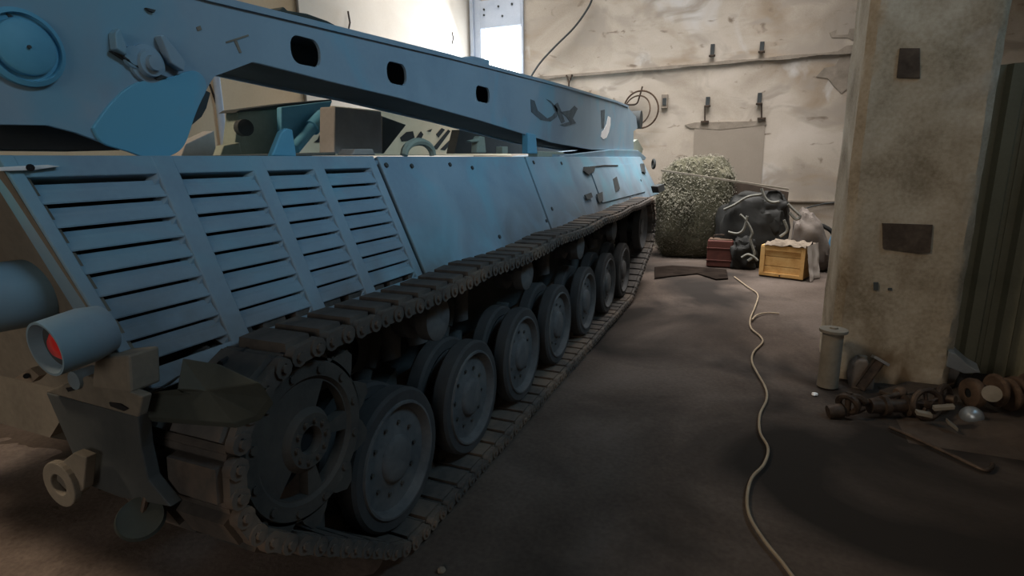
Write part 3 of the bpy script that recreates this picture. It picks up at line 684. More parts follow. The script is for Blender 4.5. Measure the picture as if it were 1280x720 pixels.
# teal lobe plate at the pivot
lobe_px = [(118, 160), (140, 130), (165, 108), (190, 100), (216, 97), (236, 90), (248, 91), (256, 100), (257, 113), (249, 130), (242, 148), (234, 172), (226, 186), (212, 194), (196, 197), (180, 195), (160, 188), (130, 178)]
lob = [(at(x, y, 0, XB+0.012).y, at(x, y, 0, XB+0.012).z) for x, y in lobe_px]
lob = [(p.x, p.y) for p in smooth_curve([(y_, z_, 0) for y_, z_ in lob]+[(lob[0][0], lob[0][1], 0)], 5)[:-1]]
plate_with_holes('pivot_lobe', lob, [], Matrix.Translation((XB+0.004, 0, 0)) @ MYZ, 0.010, LOBE, B, 0.003)
b = MB(); b.hexa([Vector((x, y, z)) for z in (1.80, 1.90) for y in (0.45, 1.26+(1.9-z)*0.8) for x in (XB-0.40, XB-0.10)]); b.build('boom_shade_block', HULLD, B)  # dark block added to fill the shaded space under the boom
b = MB(); b.prism([at(x, y, 0, XB-0.05) for x, y in ((255, 112), (263, 116), (258, 135), (252, 146), (240, 156), (246, 135))], (-0.3, 0, 0)); b.build('lobe_web', HULLD, B)
# main pin boss
c = at(27, 60, 0, XB)
b = MB(); b.lathe([(0.105, -0.01), (0.105, 0.016), (0.092, 0.022), (0.088, 0.010), (0.076, 0.010), (0.074, 0.026), (0.066, 0.032), (0.0001, 0.034)], c, (1, 0, 0), 40); b.build('pin_boss', TEAL, B)
b = MB(); b.cyl(c+Vector((0.03, 0, 0)), c+Vector((0.04, 0, 0)), 0.005, 8); b.build('grease_nipple', HULLD, B)
# hinge knuckle with two lugs
c = at(182, 80, 0, XB)
b = MB(); b.lathe([(0.062, 0.0), (0.062, 0.012), (0.046, 0.016), (0.042, 0.034), (0.026, 0.036), (0.024, 0.052), (0.0001, 0.054)], c, (1, 0, 0), 28); b.build('knuckle', BOOMP, B)
b = MB(); c3 = at(165, 72, 0, XB); b.lathe([(0.036, 0.0), (0.036, 0.018), (0.018, 0.022), (0.0001, 0.022)], c3, (1, 0, 0), 20); b.build('knuckle_cap', BOOMP, B)
for pts in (((135, 42), (141, 36), (150, 58), (150, 70), (137, 62)), ((192, 46), (197, 44), (224, 78), (222, 90), (206, 80))):
    b = MB(); b.prism([at(x, y, 0, XB) for x, y in pts], (0.035, 0, 0)); b.build('lug', BOOMP, B, bevel=0.004)
b = MB(); b.prism([at(x, y, 0, XB+0.002) for x, y in ((135, 64), (150, 70), (172, 88), (192, 100), (206, 97), (170, 84))], (0.018, 0, 0)); b.build('weld_bead', HULLD, B)
for pts in (((180, 10), (192, 13), (190, 16), (184, 14)), ((2, 15), (14, 21), (8, 22))):
    b = MB(); b.prism([at(x, y, 0, XB) for x, y in pts], (0.012, 0, 0)); b.build('catch', HULLD, B)
# painted and scraped marks
WM = [(752, 165), (751, 171), (754, 174), (758, 172), (761, 165), (763, 156), (763, 147), (760, 145), (758, 155), (755, 162)]
b = MB(); b.prism([at(x, y, 0, XB+0.001) for x, y in WM], (0.003, 0, 0)); b.build('white_mark', WHITEP, B)
b = MB()
for pl in ([(751, 138), (756, 137), (755, 160), (752, 161)], [(663, 124), (668, 126), (672, 138), (684, 148), (690, 145), (694, 140), (690, 130), (683, 124), (688, 126), (697, 136), (696, 146), (688, 152), (676, 150), (664, 140)], [(692, 132), (697, 128), (702, 140), (706, 152), (702, 154)], [(700, 140), (712, 138), (718, 132), (722, 136), (716, 148), (720, 154), (706, 158), (700, 156), (712, 152), (708, 146)]):
    MB().prism([at(x, y, 0, XB+0.001) for x, y in pl], (0.002, 0, 0)).build('dark_scrape', SMUDGE, B)
b = MB()
for pl in ([(282, 52), (310, 43), (311, 45), (283, 54)], [(292, 50), (296, 51), (302, 66), (299, 66)], [(245, 34), (250, 32), (252, 37), (247, 39)]): MB().prism([at(x, y, 0, XB+0.001) for x, y in pl], (0.002, 0, 0)).build('pale_scratch', PIPEM, B)
# hump of folded rubber sheet on the boom's top flange
b = MB(); hp = [(326, 14), (350, 12), (355, 8), (360, 13), (385, 17), (410, 26), (432, 38), (425, 41), (330, 18)]
b.prism([at(x, y, 0, XB-0.06) for x, y in hp], (-0.25, 0, 0)); b.build('top_cover', DARKG, B, bevel=0.008)
b = MB(); hp = [(566, 73), (592, 70), (612, 75), (612, 84), (600, 82)]
b.prism([at(x, y, 0, XB-0.06) for x, y in hp], (-0.2, 0, 0)); b.build('top_catch', BOOMP, B, bevel=0.006)
# tip roller
b = MB(); c = at(792, 150, 0, XB-0.2); b.cyl(c+Vector((0.14, 0, 0)), c-Vector((0.14, 0, 0)), 0.16, 20); b.build('tip_sheave', HULLD, B)

# ------------------------------------------------------------------ deck fittings
def deck(name, pts, x, depth, mt, bev=0.006, parent=V):
    b = MB(); b.prism([at(px, py, 0, x) for px, py in pts], (-depth, 0, 0)); return b.build(name, mt, parent, bevel=bev)
deck('lifting_lug', [(340, 195), (352, 165), (358, 160), (366, 162), (371, 196)], -1.90, 0.03, TEAL)
deck('deck_wedge', [(226, 196), (232, 180), (268, 163), (271, 196)], -3.3, 0.1, BOXBR)
wh = deck('winch_housing', [(292, 196), (298, 140), (352, 135), (352, 195)], -2.75, 0.10, OLIVE)
deck('housing_lid', [(294, 141), (300, 137), (360, 129), (415, 124), (415, 128), (360, 134)], -2.72, 0.14, HULLD)
deck('housing_side', [(352, 194), (352, 134), (416, 126), (408, 145), (372, 190)], -2.65, 0.04, TEAL)
b = MB(); b.cyl(at(368, 186, 0, -2.6), at(398, 150, 0, -2.6), 0.035, 14); b.cyl(at(390, 160, 0, -2.6), at(404, 146, 0, -2.6), 0.05, 14); b.build('hydraulic_ram', TEAL, V)
b = MB(); c = at(302, 160, 0, -2.65); b.lathe([(0.045, 0), (0.045, 0.05), (0.02, 0.06), (0.0001, 0.06)], c, (1, -0.3, 0), 18); b.build('rope_pulley', HULLD, V)
deck('fairlead', [(275, 196), (280, 182), (300, 178), (303, 196)], -2.6, 0.06, OLIVE)
deck('stowage_box', [(418, 192), (419, 133), (477, 139), (478, 192)], -2.40, 0.12, BOXBR, 0.008)
# sand painted housing with black stripes, beyond the box
tc = deck('striped_casing', [(368, 194), (412, 140), (416, 132), (600, 150), (640, 194)], -3.75, 0.35, TANCAM)
for pl in ([(392, 178), (397, 174), (404, 160), (409, 159), (402, 174), (404, 178)], [(402, 182), (408, 171), (412, 171), (408, 180)], [(412, 182), (416, 172), (419, 172), (415, 181)], [(402, 160), (409, 154), (410, 158), (404, 163)], [(500, 172), (508, 165), (516, 164), (518, 172), (512, 176), (502, 177)], [(520, 172), (526, 164), (529, 168), (525, 176)], [(545, 168), (552, 160), (556, 162), (548, 172)], [(540, 186), (560, 162), (563, 164), (546, 187)], [(550, 187), (569, 168), (572, 170), (556, 188)], [(560, 188), (574, 176), (576, 179), (566, 188)], [(533, 164), (540, 161), (538, 165)]):
    MB().prism([at(x, y, 0, -3.745) for x, y in pl], (0.004, 0, 0)).build('stripe', STRIPE, tc)
deck('rear_winch_frame', [(480, 192), (508, 156), (478, 145), (478, 192)], -2.95, 0.05, HULLD)
deck('boom_rest_frame', [(568, 192), (575, 162), (700, 175), (740, 192)], -2.9, 0.1, HULLD)
deck('deck_strip', [(0, 205), (0, 199), (240, 195), (420, 190), (420, 194)], -2.2, 0.05, DUSTY)
deck('lit_deck_rim', [(0, 209), (60, 206), (76, 208), (40, 213), (0, 214)], -1.83, 0.02, WHITEP, 0.002)  # white colour stands in for light catching this plate
MB().cyl(at(38, 209.5, 0, -1.825), at(38, 209.5, 0, -1.835), 0.010, 10).build('rim_hole', BLACK, V)
b = MB(); pts = [at(505+18*(1-cos(a)), 194-17*sin(a), 0, -1.95) for a in [pi*k/10 for k in range(11)]]; b.tube(pts, 0.024, 8); b.build('grab_arch', OLIVE, V)
deck('latch_post', [(596, 191), (597, 176), (600, 170), (606, 171), (608, 191)], -1.93, 0.05, OLIVE)
deck('latch_lever', [(586, 176), (598, 173), (600, 177), (590, 178)], -1.92, 0.03, OLIVE)
deck('deck_stud', [(628, 192), (628, 183), (635, 183), (635, 192)], -1.95, 0.06, OLIVE)
deck('boom_prop', [(660, 192), (660, 166), (670, 168), (672, 192)], -1.93, 0.06, TEAL)
deck('deck_step', [(672, 196), (672, 189), (705, 190), (705, 196)], -1.95, 0.1, OLIVE)
deck('deck_step', [(690, 198), (690, 192), (730, 193), (730, 198)], -1.95, 0.1, PAINT)
deck('boom_cradle', [(700, 199), (706, 194), (765, 187), (798, 188), (808, 197), (806, 200)], -1.90, 0.6, PAINT)
deck('front_lamp', [(791, 190), (791, 178), (797, 174), (804, 186), (802, 194), (795, 194)], -2.05, 0.15, OLIVE)
b = MB(); b.torus(at(817, 205, 0, -1.75), (1, 0.5, 0), 0.075, 0.022, 20, 8); b.build('front_shackle', HULLD, V)
deck('filler_cap', [(440, 194), (444, 186), (466, 186), (470, 194)], -1.93, 0.1, BOXBR)
# front mudguard lip
b = MB(); b.prism([at(822, 233, 0, -1.36), at(830, 230, 0, -1.36), at(831, 238, 0, -1.36), at(824, 241, 0, -1.36)], (-0.1, 0, 0)); b.build('front_mudguard', HULLD, V)

# ------------------------------------------------------------------ heap at the back wall
def blob(c, rx, ry, rz, seed, amp, freq, nu=48, nv=30, flat=0.0, e=0.75):
    vs = []; fs = []
    for j in range(nv+1):
        th = pi*j/nv
        for i in range(nu):
            ph = 2*pi*i/nu; d = Vector((sin(th)*cos(ph), sin(th)*sin(ph), cos(th)))
            k = 1+amp*noise.noise(d*freq+Vector((seed, 0, 0)))+amp*0.4*noise.noise(d*freq*3+Vector((0, seed, 0)))
            q = Vector((math.copysign(abs(d.x)**e, d.x), math.copysign(abs(d.y)**e, d.y), math.copysign(abs(d.z)**e, d.z)))
            p = Vector((q.x*rx, q.y*ry, q.z*rz))*k+Vector(c); p.z = max(p.z, flat); vs.append(p)
    for j in range(nv):
        for i in range(nu): l = (i+1) % nu; fs.append((j*nu+i, (j+1)*nu+i, (j+1)*nu+l, j*nu+l))
    return vs, fs
NT = empty('camouflage_net', (-1.25, 10.75, 0))
vs, fs = blob((-0.99, 10.92, 0.84), 0.66, 0.50, 0.92, 3, 0.08, 2.0, e=0.58)
body = MB().add(vs, fs, True); body.build('net_bundle', NETM, NT)
vs2, fs2 = blob((-1.28, 10.88, 0.70), 0.42, 0.5, 0.78, 8, 0.08, 2.0); MB().add(vs2, fs2, True).build('net_bundle', NETM, NT)
b = MB()
for (vv, ff, cc) in ((vs, fs, Vector((-1.02, 10.92, 0.86))), (vs2, fs2, Vector((-1.28, 10.88, 0.7)))):
    wts = [((vv[f[1]]-vv[f[0]]).cross(vv[f[3]]-vv[f[0]])).length+1e-6 for f in ff]
    for f in random.choices(ff, wts, k=9000):
        a_, b_ = random.random(), random.random(); p = vv[f[0]].lerp(vv[f[1]], a_).lerp(vv[f[3]].lerp(vv[f[2]], a_), b_)
        if p.z < 0.03 or p.y > 11.0: continue
        nn = (p-cc).normalized(); p = p+Vector((random.uniform(-.04, .04), random.uniform(-.03, .03), random.uniform(-.03, .03)))+nn*0.015
        t = nn.cross(Vector((random.uniform(-1, 1), random.uniform(-1, 1), random.uniform(-1, 1)))).normalized(); u = nn.cross(t)
        L_ = random.uniform(0.014, 0.034); w_ = random.uniform(0.005, 0.010)
        b.add([p-t*L_+nn*random.uniform(-.01, .02), p+u*w_, p+t*L_+nn*random.uniform(-.01, .02), p-u*w_], [(0, 1, 2, 3)])
stuff(b.build('scrim_strips', NETL, NT))
tag(NT, 'bundled olive camouflage net heaped against the back wall', 'net')
# dark tarpaulin heap
TP = empty('tarpaulin', (0.1, 10.2, 0))
vs, fs = blob((-0.02, 10.22, 0.50), 0.55, 0.45, 0.66, 21, 0.22, 1.8); MB().add(vs, fs, True).build('folded_sheet', TARP, TP)
vs, fs = blob((-0.10, 9.82, 0.22), 0.20, 0.20, 0.27, 33, 0.25, 2.2); MB().add(vs, fs, True).build('folded_sheet', TARP, TP)
vs, fs = blob((0.24, 10.15, 0.80), 0.27, 0.28, 0.38, 5, 0.25, 2.2); MB().add(vs, fs, True).build('folded_sheet', TARP, TP)
for pts, yy in ((((952, 236), (957, 248), (965, 253), (974, 252)), 9.75), (((985, 255), (992, 262), (1000, 270), (995, 274), (987, 266)), 9.72), (((905, 262), (918, 256), (935, 246), (955, 243)), 9.78), (((925, 268), (932, 275), (940, 290), (938, 300), (943, 318), (935, 326)), 9.62), (((910, 290), (922, 292), (930, 286), (934, 270)), 9.62), (((927, 322), (935, 318), (943, 322), (947, 326)), 9.5), (((980, 275), (984, 288), (975, 296)), 9.74)):
    b = MB(); b.tube(smooth_curve([at(x, y, 1, yy) for x, y in pts]), 0.022, 6); b.build('lashing_rope', ROPE, TP)
tag(TP, 'crumpled dark tarpaulin with loose ropes between the net and the crate', 'tarpaulin')
o = MB().box(-1, 1, -0.04, 0.04, -0.012, 0.012, None)
p0 = at(826, 214, 1, 10.1); p1 = at(986, 238, 1, 9.95)
o = MB(); d = (p1-p0); sd = Vector((0, 0.10, 0.0)); uz = Vector((0, 0, 0.028))
o.hexa([p0+sd*0, p1+sd*0, p0+sd, p1+sd, p0+uz, p1+uz, p0+sd+uz, p1+sd+uz]); o = o.build('plank', PIPEM)
tag(o, 'long pale batten lying over the net and the tarpaulin', 'plank')
b = MB(); b.prism([at(x, y, 1, 10.72) for x, y in ((916, 226), (986, 240), (984, 256), (950, 262), (914, 250))], (0, 0.03, 0)); o = b.build('board', WOODD, bevel=0.004)
tag(o, 'dark brown board wedged between the net and the tarpaulin under the batten', 'board')
# red-brown can
CN = empty('metal_can', (-0.5, 9.75, 0))
q0 = at(883, 327, 1, 9.72); q1 = at(915, 327, 1, 9.72)
b = MB().box(q0.x, q1.x, 9.72, 9.98, 0.0, 0.44); b.build('body', REDCAN, CN, bevel=0.02)
for z in (0.10, 0.30): MB().box(q0.x-0.008, q1.x+0.008, 9.712, 9.988, z, z+0.02).build('band', REDCAN, CN, bevel=0.004)
MB().box(q0.x+0.02, q1.x-0.02, 9.74, 9.96, 0.44, 0.455).build('lid', RUST, CN, bevel=0.005)
MB().tube(smooth_curve([(q0.x+0.08, 9.85, 0.45), (q0.x+0.10, 9.85, 0.51), (q1.x-0.10, 9.85, 0.51), (q1.x-0.08, 9.85, 0.45)]), 0.010, 6).build('handle', DARKI, CN)
tag(CN, 'brown-red square metal can in front of the dark tarpaulin', 'can')
# crate
CR = empty('wooden_crate', (0.45, 9.3, 0))
cx0, cx1, cy0, cy1, ch_ = 0.135, 0.755, 9.18, 9.70, 0.46
ang = radians(-20); MC = Matrix.Translation((cx0, cy0, 0)) @ Matrix.Rotation(ang, 4, 'Z') @ Matrix.Translation((-cx0, -cy0, 0))
cw = cx1-cx0
for z0, z1 in ((0.02, 0.165), (0.172, 0.31), (0.317, 0.46)): MB().box(cx0+0.01, cx1-0.01, cy0+0.02, cy0+0.04, z0, z1, MC).build('front_board', WOOD, CR, bevel=0.004)
for x0, x1 in ((cx0, cx0+0.065), (cx1-0.055, cx1)): MB().box(x0, x1, cy0, cy0+0.02, 0.02, 0.46, MC).build('batten', WOOD, CR, bevel=0.003)
for z0, z1 in ((0.40, 0.46), (0.02, 0.07)): MB().box(cx0+0.066, cx1-0.056, cy0, cy0+0.02, z0, z1, MC).build('batten', WOOD, CR, bevel=0.003)
for z0, z1 in ((0.02, 0.165), (0.172, 0.31), (0.317, 0.46)):
    MB().box(cx1-0.03, cx1-0.01, cy0+0.041, cy1, z0, z1, MC).build('side_board', WOOD, CR, bevel=0.004); MB().box(cx0+0.01, cx0+0.03, cy0+0.041, cy1, z0, z1, MC).build('side_board', WOOD, CR, bevel=0.004)
MB().box(cx0+0.01, cx1-0.01, cy1, cy1+0.02, 0.02, 0.46, MC).build('back_board', WOOD, CR)
MB().box(cx0, cx1, cy0+0.02, cy1, 0.0, 0.02, MC).build('base_board', WOODD, CR)
for i in range(4): MB().box(cx0+0.005, cx1-0.005, cy0+0.005+i*0.15, cy0+0.148+i*0.15, 0.46, 0.478, MC).build('lid_board', WOOD, CR, bevel=0.003)
MB().cyl(MC @ Vector((cx0+0.30, cy0, 0.04)), MC @ Vector((cx0+0.30, cy0-0.008, 0.04)), 0.012, 8).build('latch', DARKI, CR)
tag(CR, 'yellow pine crate with three front boards beside the tarpaulin', 'crate')
# pale cloth draped over the crate top and its right side
def sheet(fn, nu, nv, th=0.006):
    vs = [fn(i/nu, j/nv) for j in range(nv+1) for i in range(nu+1)]; n = len(vs); fs = []
    for j in range(nv):
        for i in range(nu): a = j*(nu+1)+i; fs.append((a, a+1, a+nu+2, a+nu+1))
    low = [v-Vector((0, 0, th)) for v in vs]; fs2 = [tuple(i+n for i in f[::-1]) for f in fs]
    edge = [j*(nu+1) for j in range(nv, 0, -1)]+list(range(nu))+[j*(nu+1)+nu for j in range(nv)]+[nv*(nu+1)+i for i in range(nu, 0, -1)]
    m = len(edge); fs3 = [(edge[i], edge[(i+1) % m], edge[(i+1) % m]+n, edge[i]+n) for i in range(m)]
    return MB().add(vs+low, fs+fs2+fs3, True)
def top_sheet(u, v):
    x = cx0+0.05+u*0.57; y = cy0-0.015+v*0.52
    z = 0.500+0.022*noise.noise(Vector((u*6, v*5, 2)))+0.05*max(0, noise.noise(Vector((u*7, v*6, 5))))+0.012*sin(v*9+u*3)
    if v < 0.08: z -= 0.025*(0.08-v)/0.08
    return MC @ Vector((x, y, z))
def side_sheet(u, v):
    k = u*0.52; y = cy0+0.01+v*0.54
    return MC @ Vector((cx1+0.012+0.16*k+0.018*sin(v*11)*u+0.02*noise.noise(Vector((u*4, v*5, 1)))*u, y, max(0.505-k*0.96, 0.012)))
o = sheet(top_sheet, 34, 24).build('paper_sheet', PAPER); tag(o, 'crumpled brown paper sheet lying on the lid of the pine crate', 'paper')
o = sheet(side_sheet, 20, 24).build('cloth', CLOTHW); tag(o, 'pale canvas cloth hanging down the right side of the pine crate', 'cloth')
# sack behind the crate, blue jug, dark strap
vs, fs = blob((0.88, 10.08, 0.42), 0.31, 0.28, 0.50, 44, 0.18, 2.0)
for v in vs:
    k = min(max((v.z-0.2)/0.75, 0), 1); v.x = 0.82+(v.x-0.82)*(1-0.45*k)-0.10*k
SK = MB().add(vs, fs, True).build('sack', SACKM); tag(SK, 'pale grey sack standing behind the pine crate', 'sack')
JG = empty('plastic_jug', (1.2, 10.2, 0)); b = MB(); b.lathe([(0.0001, 0), (0.11, 0), (0.13, 0.03), (0.13, 0.42), (0.10, 0.52), (0.04, 0.58), (0.04, 0.62), (0.0001, 0.62)], (1.28, 10.4, 0.0), (0, 0, 1), 24); b.build('body', BLUEP, JG)
b = MB(); b.cyl((1.28, 10.4, 0.62), (1.28, 10.4, 0.66), 0.05, 16); b.build('cap', BLACK, JG); tag(JG, 'blue plastic jug against the wall behind the crate and sack', 'jug')
o = MB().tube(smooth_curve([at(x, y, 1, 10.45) for x, y in ((1003, 262), (1018, 278), (1030, 283), (1040, 290), (1044, 300), (1040, 310))]), 0.035, 8).build('hose', TARP); tag(o, 'black hose looped over the blue jug and sack', 'hose')
o = MB().tube(smooth_curve([at(x, y, 1, YB-0.06) for x, y in ((1002, 263), (1015, 258), (1035, 254), (1060, 252))]), 0.012, 6).build('cord', HULLD); tag(o, 'thin dark cord strung along the wall above the sack', 'cord')
# dark boards lying on the floor
def floor_board(pts, h, name, mt, label, cat, grp=None):
    b = MB(); b.prism([at(x, y, 2, 0.0) for x, y in pts], (0, 0, h)); o = b.build(name, mt, bevel=0.006); return tag(o, label, cat, grp)
floor_board([(818, 335), (840, 333), (872, 335), (908, 338), (910, 349), (895, 350), (872, 343), (840, 346), (818, 349)], 0.02, 'mat', OILB, 'dark oily rag mat on the floor before the net', 'mat')

# ------------------------------------------------------------------ cable on the floor
cp = [(918, 346), (934, 358), (947, 368), (944, 383), (938, 398), (939, 410), (950, 420), (953, 428), (942, 440), (940, 452), (946, 465), (957, 485), (958, 500), (950, 518), (950, 540), (960, 560), (955, 580), (940, 597), (934, 620), (937, 645), (955, 675), (977, 702), (992, 722), (1015, 750)]
pts = smooth_curve([at(x, y, 2, 0.012) for x, y in cp], 8)
o = MB().tube(pts, 0.0085, 8).build('floor_cable', CABLE); tag(o, 'long beige cable winding over the floor from wall to foreground', 'cable')
o = MB().tube(smooth_curve([at(x, y, 2, 0.012) for x, y in ((940, 400), (946, 394), (958, 391), (974, 392))], 6), 0.009, 8).build('cable_end', CABLE); tag(o, 'short pale wire end branching off the floor cable', 'cable')

# ------------------------------------------------------------------ scrap by the pillar
BP = empty('pipe_bollard', (0.60, 4.80, 0))
c = at(1034, 482, 2, 0.0)
b = MB(); b.lathe([(0.0001, 0.0), (0.075, 0.0), (0.075, 0.0), (0.073, 0.44), (0.0001, 0.44)], c, (0, 0, 1), 24); b.build('pipe', PIPEM, BP)
b = MB(); b.lathe([(0.0001, 0.44), (0.098, 0.44), (0.100, 0.448), (0.098, 0.462), (0.03, 0.466), (0.028, 0.478), (0.0001, 0.478)], c, (0, 0, 1), 28); b.build('cap_flange', PIPEM, BP)
tag(BP, 'short grey steel pipe post with flanged cap beside the pillar', 'post')
# beige can with a channel iron leaning on it
CB = empty('beige_canister', at(1074, 484, 2, 0)); p = at(1073, 486, 2, 0.0)
b = MB(); b.prism([at(x, y, 1, 4.85) for x, y in ((1063, 489), (1061, 472), (1066, 456), (1074, 450), (1085, 451), (1094, 470), (1092, 489))], (0, 0.14, 0)); b.build('body', SACKM, CB, bevel=0.015)
b = MB(); q = at(1078, 450, 1, 4.92); b.cyl(q-Vector((0, 0, 0.01)), q+Vector((0, 0, 0.035)), 0.03, 14); b.build('cap', PIPEM, CB)
tag(CB, 'crumpled beige canister at the foot of the pillar', 'canister')
CI = empty('channel_iron', at(1085, 490, 2, 0)); a0 = at(1074, 493, 1, 4.72); a1 = at(1100, 452, 1, 4.78); a0.z = 0.03
dv = (a1-a0).normalized(); sd = Vector((1, 0.1, 0)); sd = (sd-dv*sd.dot(dv)).normalized(); nn = dv.cross(sd)
b = MB()
for (s0, s1, n0, n1) in ((-0.035, 0.035, 0.0, 0.008), (-0.035, -0.027, 0.0, 0.05), (0.027, 0.035, 0.0, 0.05)):
    b.hexa([a0+dv*l+sd*s_+nn*n_ for n_ in (n0, n1) for s_ in (s0, s1) for l in (0, (a1-a0).length)])
b.build('channel', DARKI, CI)
b = MB(); b.hexa([a1+dv*l+sd*s_+nn*n_ for n_ in (-0.02, 0.055) for s_ in (-0.055, 0.06) for l in (0, 0.02)]); b.build('end_plate', STEEL, CI)
tag(CI, 'short dark channel iron leaning on the beige canister', 'iron bar')
floor_board([(1098, 492), (1186, 464), (1200, 468), (1192, 484), (1120, 500)], 0.03, 'steel_sheet', WOODD, 'dark flat steel sheet lying at the pillar base', 'sheet')
# yoke with cross joint
YK = empty('shaft_yoke', at(1060, 525, 2, 0)); c = at(1060, 505, 1, 4.2)
c.z = max(c.z, 0.10)
b = MB(); b.torus(c, (0.6, 1, 0.3), 0.062, 0.022, 22, 8); b.build('yoke_ring', DARKI, YK)
for s_ in (-1, 1):
    b = MB(); b.tube(smooth_curve([c+Vector((-0.02, 0.0, 0.055*s_)), c+Vector((0.05, 0.02, 0.05*s_)), c+Vector((0.10, 0.03, 0.02*s_))]), [0.026]*13, 8); b.build('yoke_arm', DARKI, YK)
b = MB(); b.cyl(c+Vector((0, 0, -0.085)), c+Vector((0, 0, 0.085)), 0.020, 12); b.build('cross_pin', DARKI, YK)
b = MB(); q = Vector((c.x-0.07, c.y-0.02, 0.045)); b.lathe([(0.0001, -0.05), (0.045, -0.05), (0.05, -0.02), (0.05, 0.04), (0.03, 0.06), (0.0001, 0.06)], q, (1, 0.3, 0.2), 16); b.build('flange_stub', DARKI, YK)
tag(YK, 'oily iron shaft yoke, leftmost piece of the scrap pile', 'yoke')
# propeller shaft
SH = empty('drive_shaft', at(1105, 520, 2, 0)); a = at(1072, 506, 1, 4.25); e = at(1125, 492, 1, 4.45)
b = MB(); b.cyl(a, e, 0.020, 12); b.build('rod', DARKI, SH); b = MB(); b.lathe([(0.0001, 0), (0.032, 0), (0.04, 0.03), (0.03, 0.06), (0.0001, 0.065)], e-Vector((0.02, 0, 0)), e-a, 16); b.build('knob', RUST, SH)
b = MB(); g0 = at(1085, 520, 1, 4.28); g1 = at(1150, 518, 1, 4.42); g0.z = g1.z = 0.075
b.lathe([(0.0001, 0), (0.05, 0), (0.05, 0.08), (0.068, 0.085), (0.068, 0.12), (0.045, 0.13), (0.045, 0.24), (0.072, 0.25), (0.072, 0.30), (0.04, 0.31), (0.04, (g1-g0).length), (0.0001, (g1-g0).length)], g0, g1-g0, 20); b.build('stepped_body', DARKI, SH)
tag(SH, 'oily stepped drive shaft lying between the yoke and the spoked gears', 'shaft')
# spoked flanges
def flange(px, py, yy, R, name, label, mt, axis):
    r = empty(name, at(px, py+20, 2, 0)); c = at(px, py, 1, yy); c.z = R+0.012
    b = MB(); b.torus(c, axis, R-0.02, 0.02, 28, 8); b.build('rim', mt, r)
    ax = Vector(axis).normalized(); u = ax.orthogonal().normalized(); v = ax.cross(u)
    for k in range(5):
        a = 2*pi*k/5+0.4; d = u*cos(a)+v*sin(a); b = MB(); b.tube([c+d*0.02, c+d*(R-0.01)], 0.012, 6); b.build('spoke', mt, r)
    b = MB(); b.cyl(c-ax*0.05, c+ax*0.07, 0.03, 14); b.build('hub', mt, r)
    return tag(r, label, 'gear', 'gears in the scrap pile')
flange(1158, 510, 4.32, 0.115, 'spoked_flange', 'dark spoked flange standing in the scrap pile, left of two', DARKI, (0.5, -1, 0.25))
flange(1178, 508, 4.50, 0.105, 'spoked_flange', 'dark spoked flange in the scrap pile, nearer the silver dome', DARKI, (0.9, -0.7, 0.2))
for i, (pp, lab) in enumerate((((1146, 517, 1166, 521), 'small flat iron lug in front of the left spoked flange'), ((1168, 512, 1194, 510), 'pale edged iron lug beside the silver dome'), ((1185, 528, 1198, 538), 'small pale iron scrap below the spoked flanges'))):
    q0 = at(pp[0], pp[1], 1, 4.15); q1 = at(pp[2], pp[3], 1, 4.15); q0.z = max(q0.z, 0.03); q1.z = max(q1.z, 0.025)
    b = MB(); d = q1-q0; b.hexa([q0+d*t_+Vector((0, y_, z_)) for z_ in (-0.012, 0.012) for y_ in (0, 0.05) for t_ in (0, 1)]); o = b.build('iron_lug', PIPEM, bevel=0.003); tag(o, lab, 'scrap', 'iron lugs in the scrap pile')
# silver dome
c = at(1214, 517, 1, 4.40); c.z = 0.055
b = MB(); b.lathe([(0.0001, 0.055), (0.03, 0.05), (0.055, 0.03), (0.066, 0.0), (0.068, -0.02), (0.06, -0.022), (0.0001, -0.022)], c, (-0.4, -0.6, 0.45), 28); o = b.build('hub_cap', SILVER); tag(o, 'silvery domed hub cap lying between dark scrap and rusty crankshaft', 'hub cap')
# rusty crankshaft, cheek discs along an axis
CK = empty('rusty_crankshaft', (1.75, 4.75, 0)); a = at(1212, 485, 1, 4.62); a.z = 0.135; e = Vector((2.35, 4.95, 0.155)); ax = (e-a).normalized()
b = MB(); b.lathe([(0.03, -0.005), (0.035, -0.01), (0.075, -0.012), (0.098, 0.0), (0.105, 0.02), (0.10, 0.05), (0.06, 0.07), (0.05, 0.16)], a, ax, 28); b.build('end_flange', RUST, CK)
b = MB(); b.cyl(a+ax*0.002, a+ax*0.06, 0.033, 14); b.build('end_bore', BLACK, CK)
up_ = Vector((0, 0, 1)); up_ = (up_-ax*up_.dot(ax)).normalized(); sd = ax.cross(up_)
for k in range(8):
    t = 0.16+0.075*k; off = up_*(0.035*cos(k*2.1))+sd*(0.035*sin(k*2.1))
    b = MB(); b.lathe([(0.0001, 0), (0.10, 0), (0.115, 0.012), (0.115, 0.024), (0.10, 0.036), (0.0001, 0.036)], a+ax*t+off*0.5, ax, 26); b.build('web', RUST, CK)
    b = MB(); b.cyl(a+ax*(t+0.03)+off*1.2, a+ax*(t+0.08)+off*1.2, 0.055, 16); b.build('journal', RUST, CK)
b = MB(); b.lathe([(0.0001, 0), (0.05, 0), (0.055, 0.012), (0.0001, 0.014)], at(1240, 492, 1, 4.50), (-0.4, -1, 0.3), 18); b.build('oil_cap', PIPEM, CK)
tag(CK, 'rust-brown crankshaft with round webs at the right edge of the scrap pile', 'crankshaft')
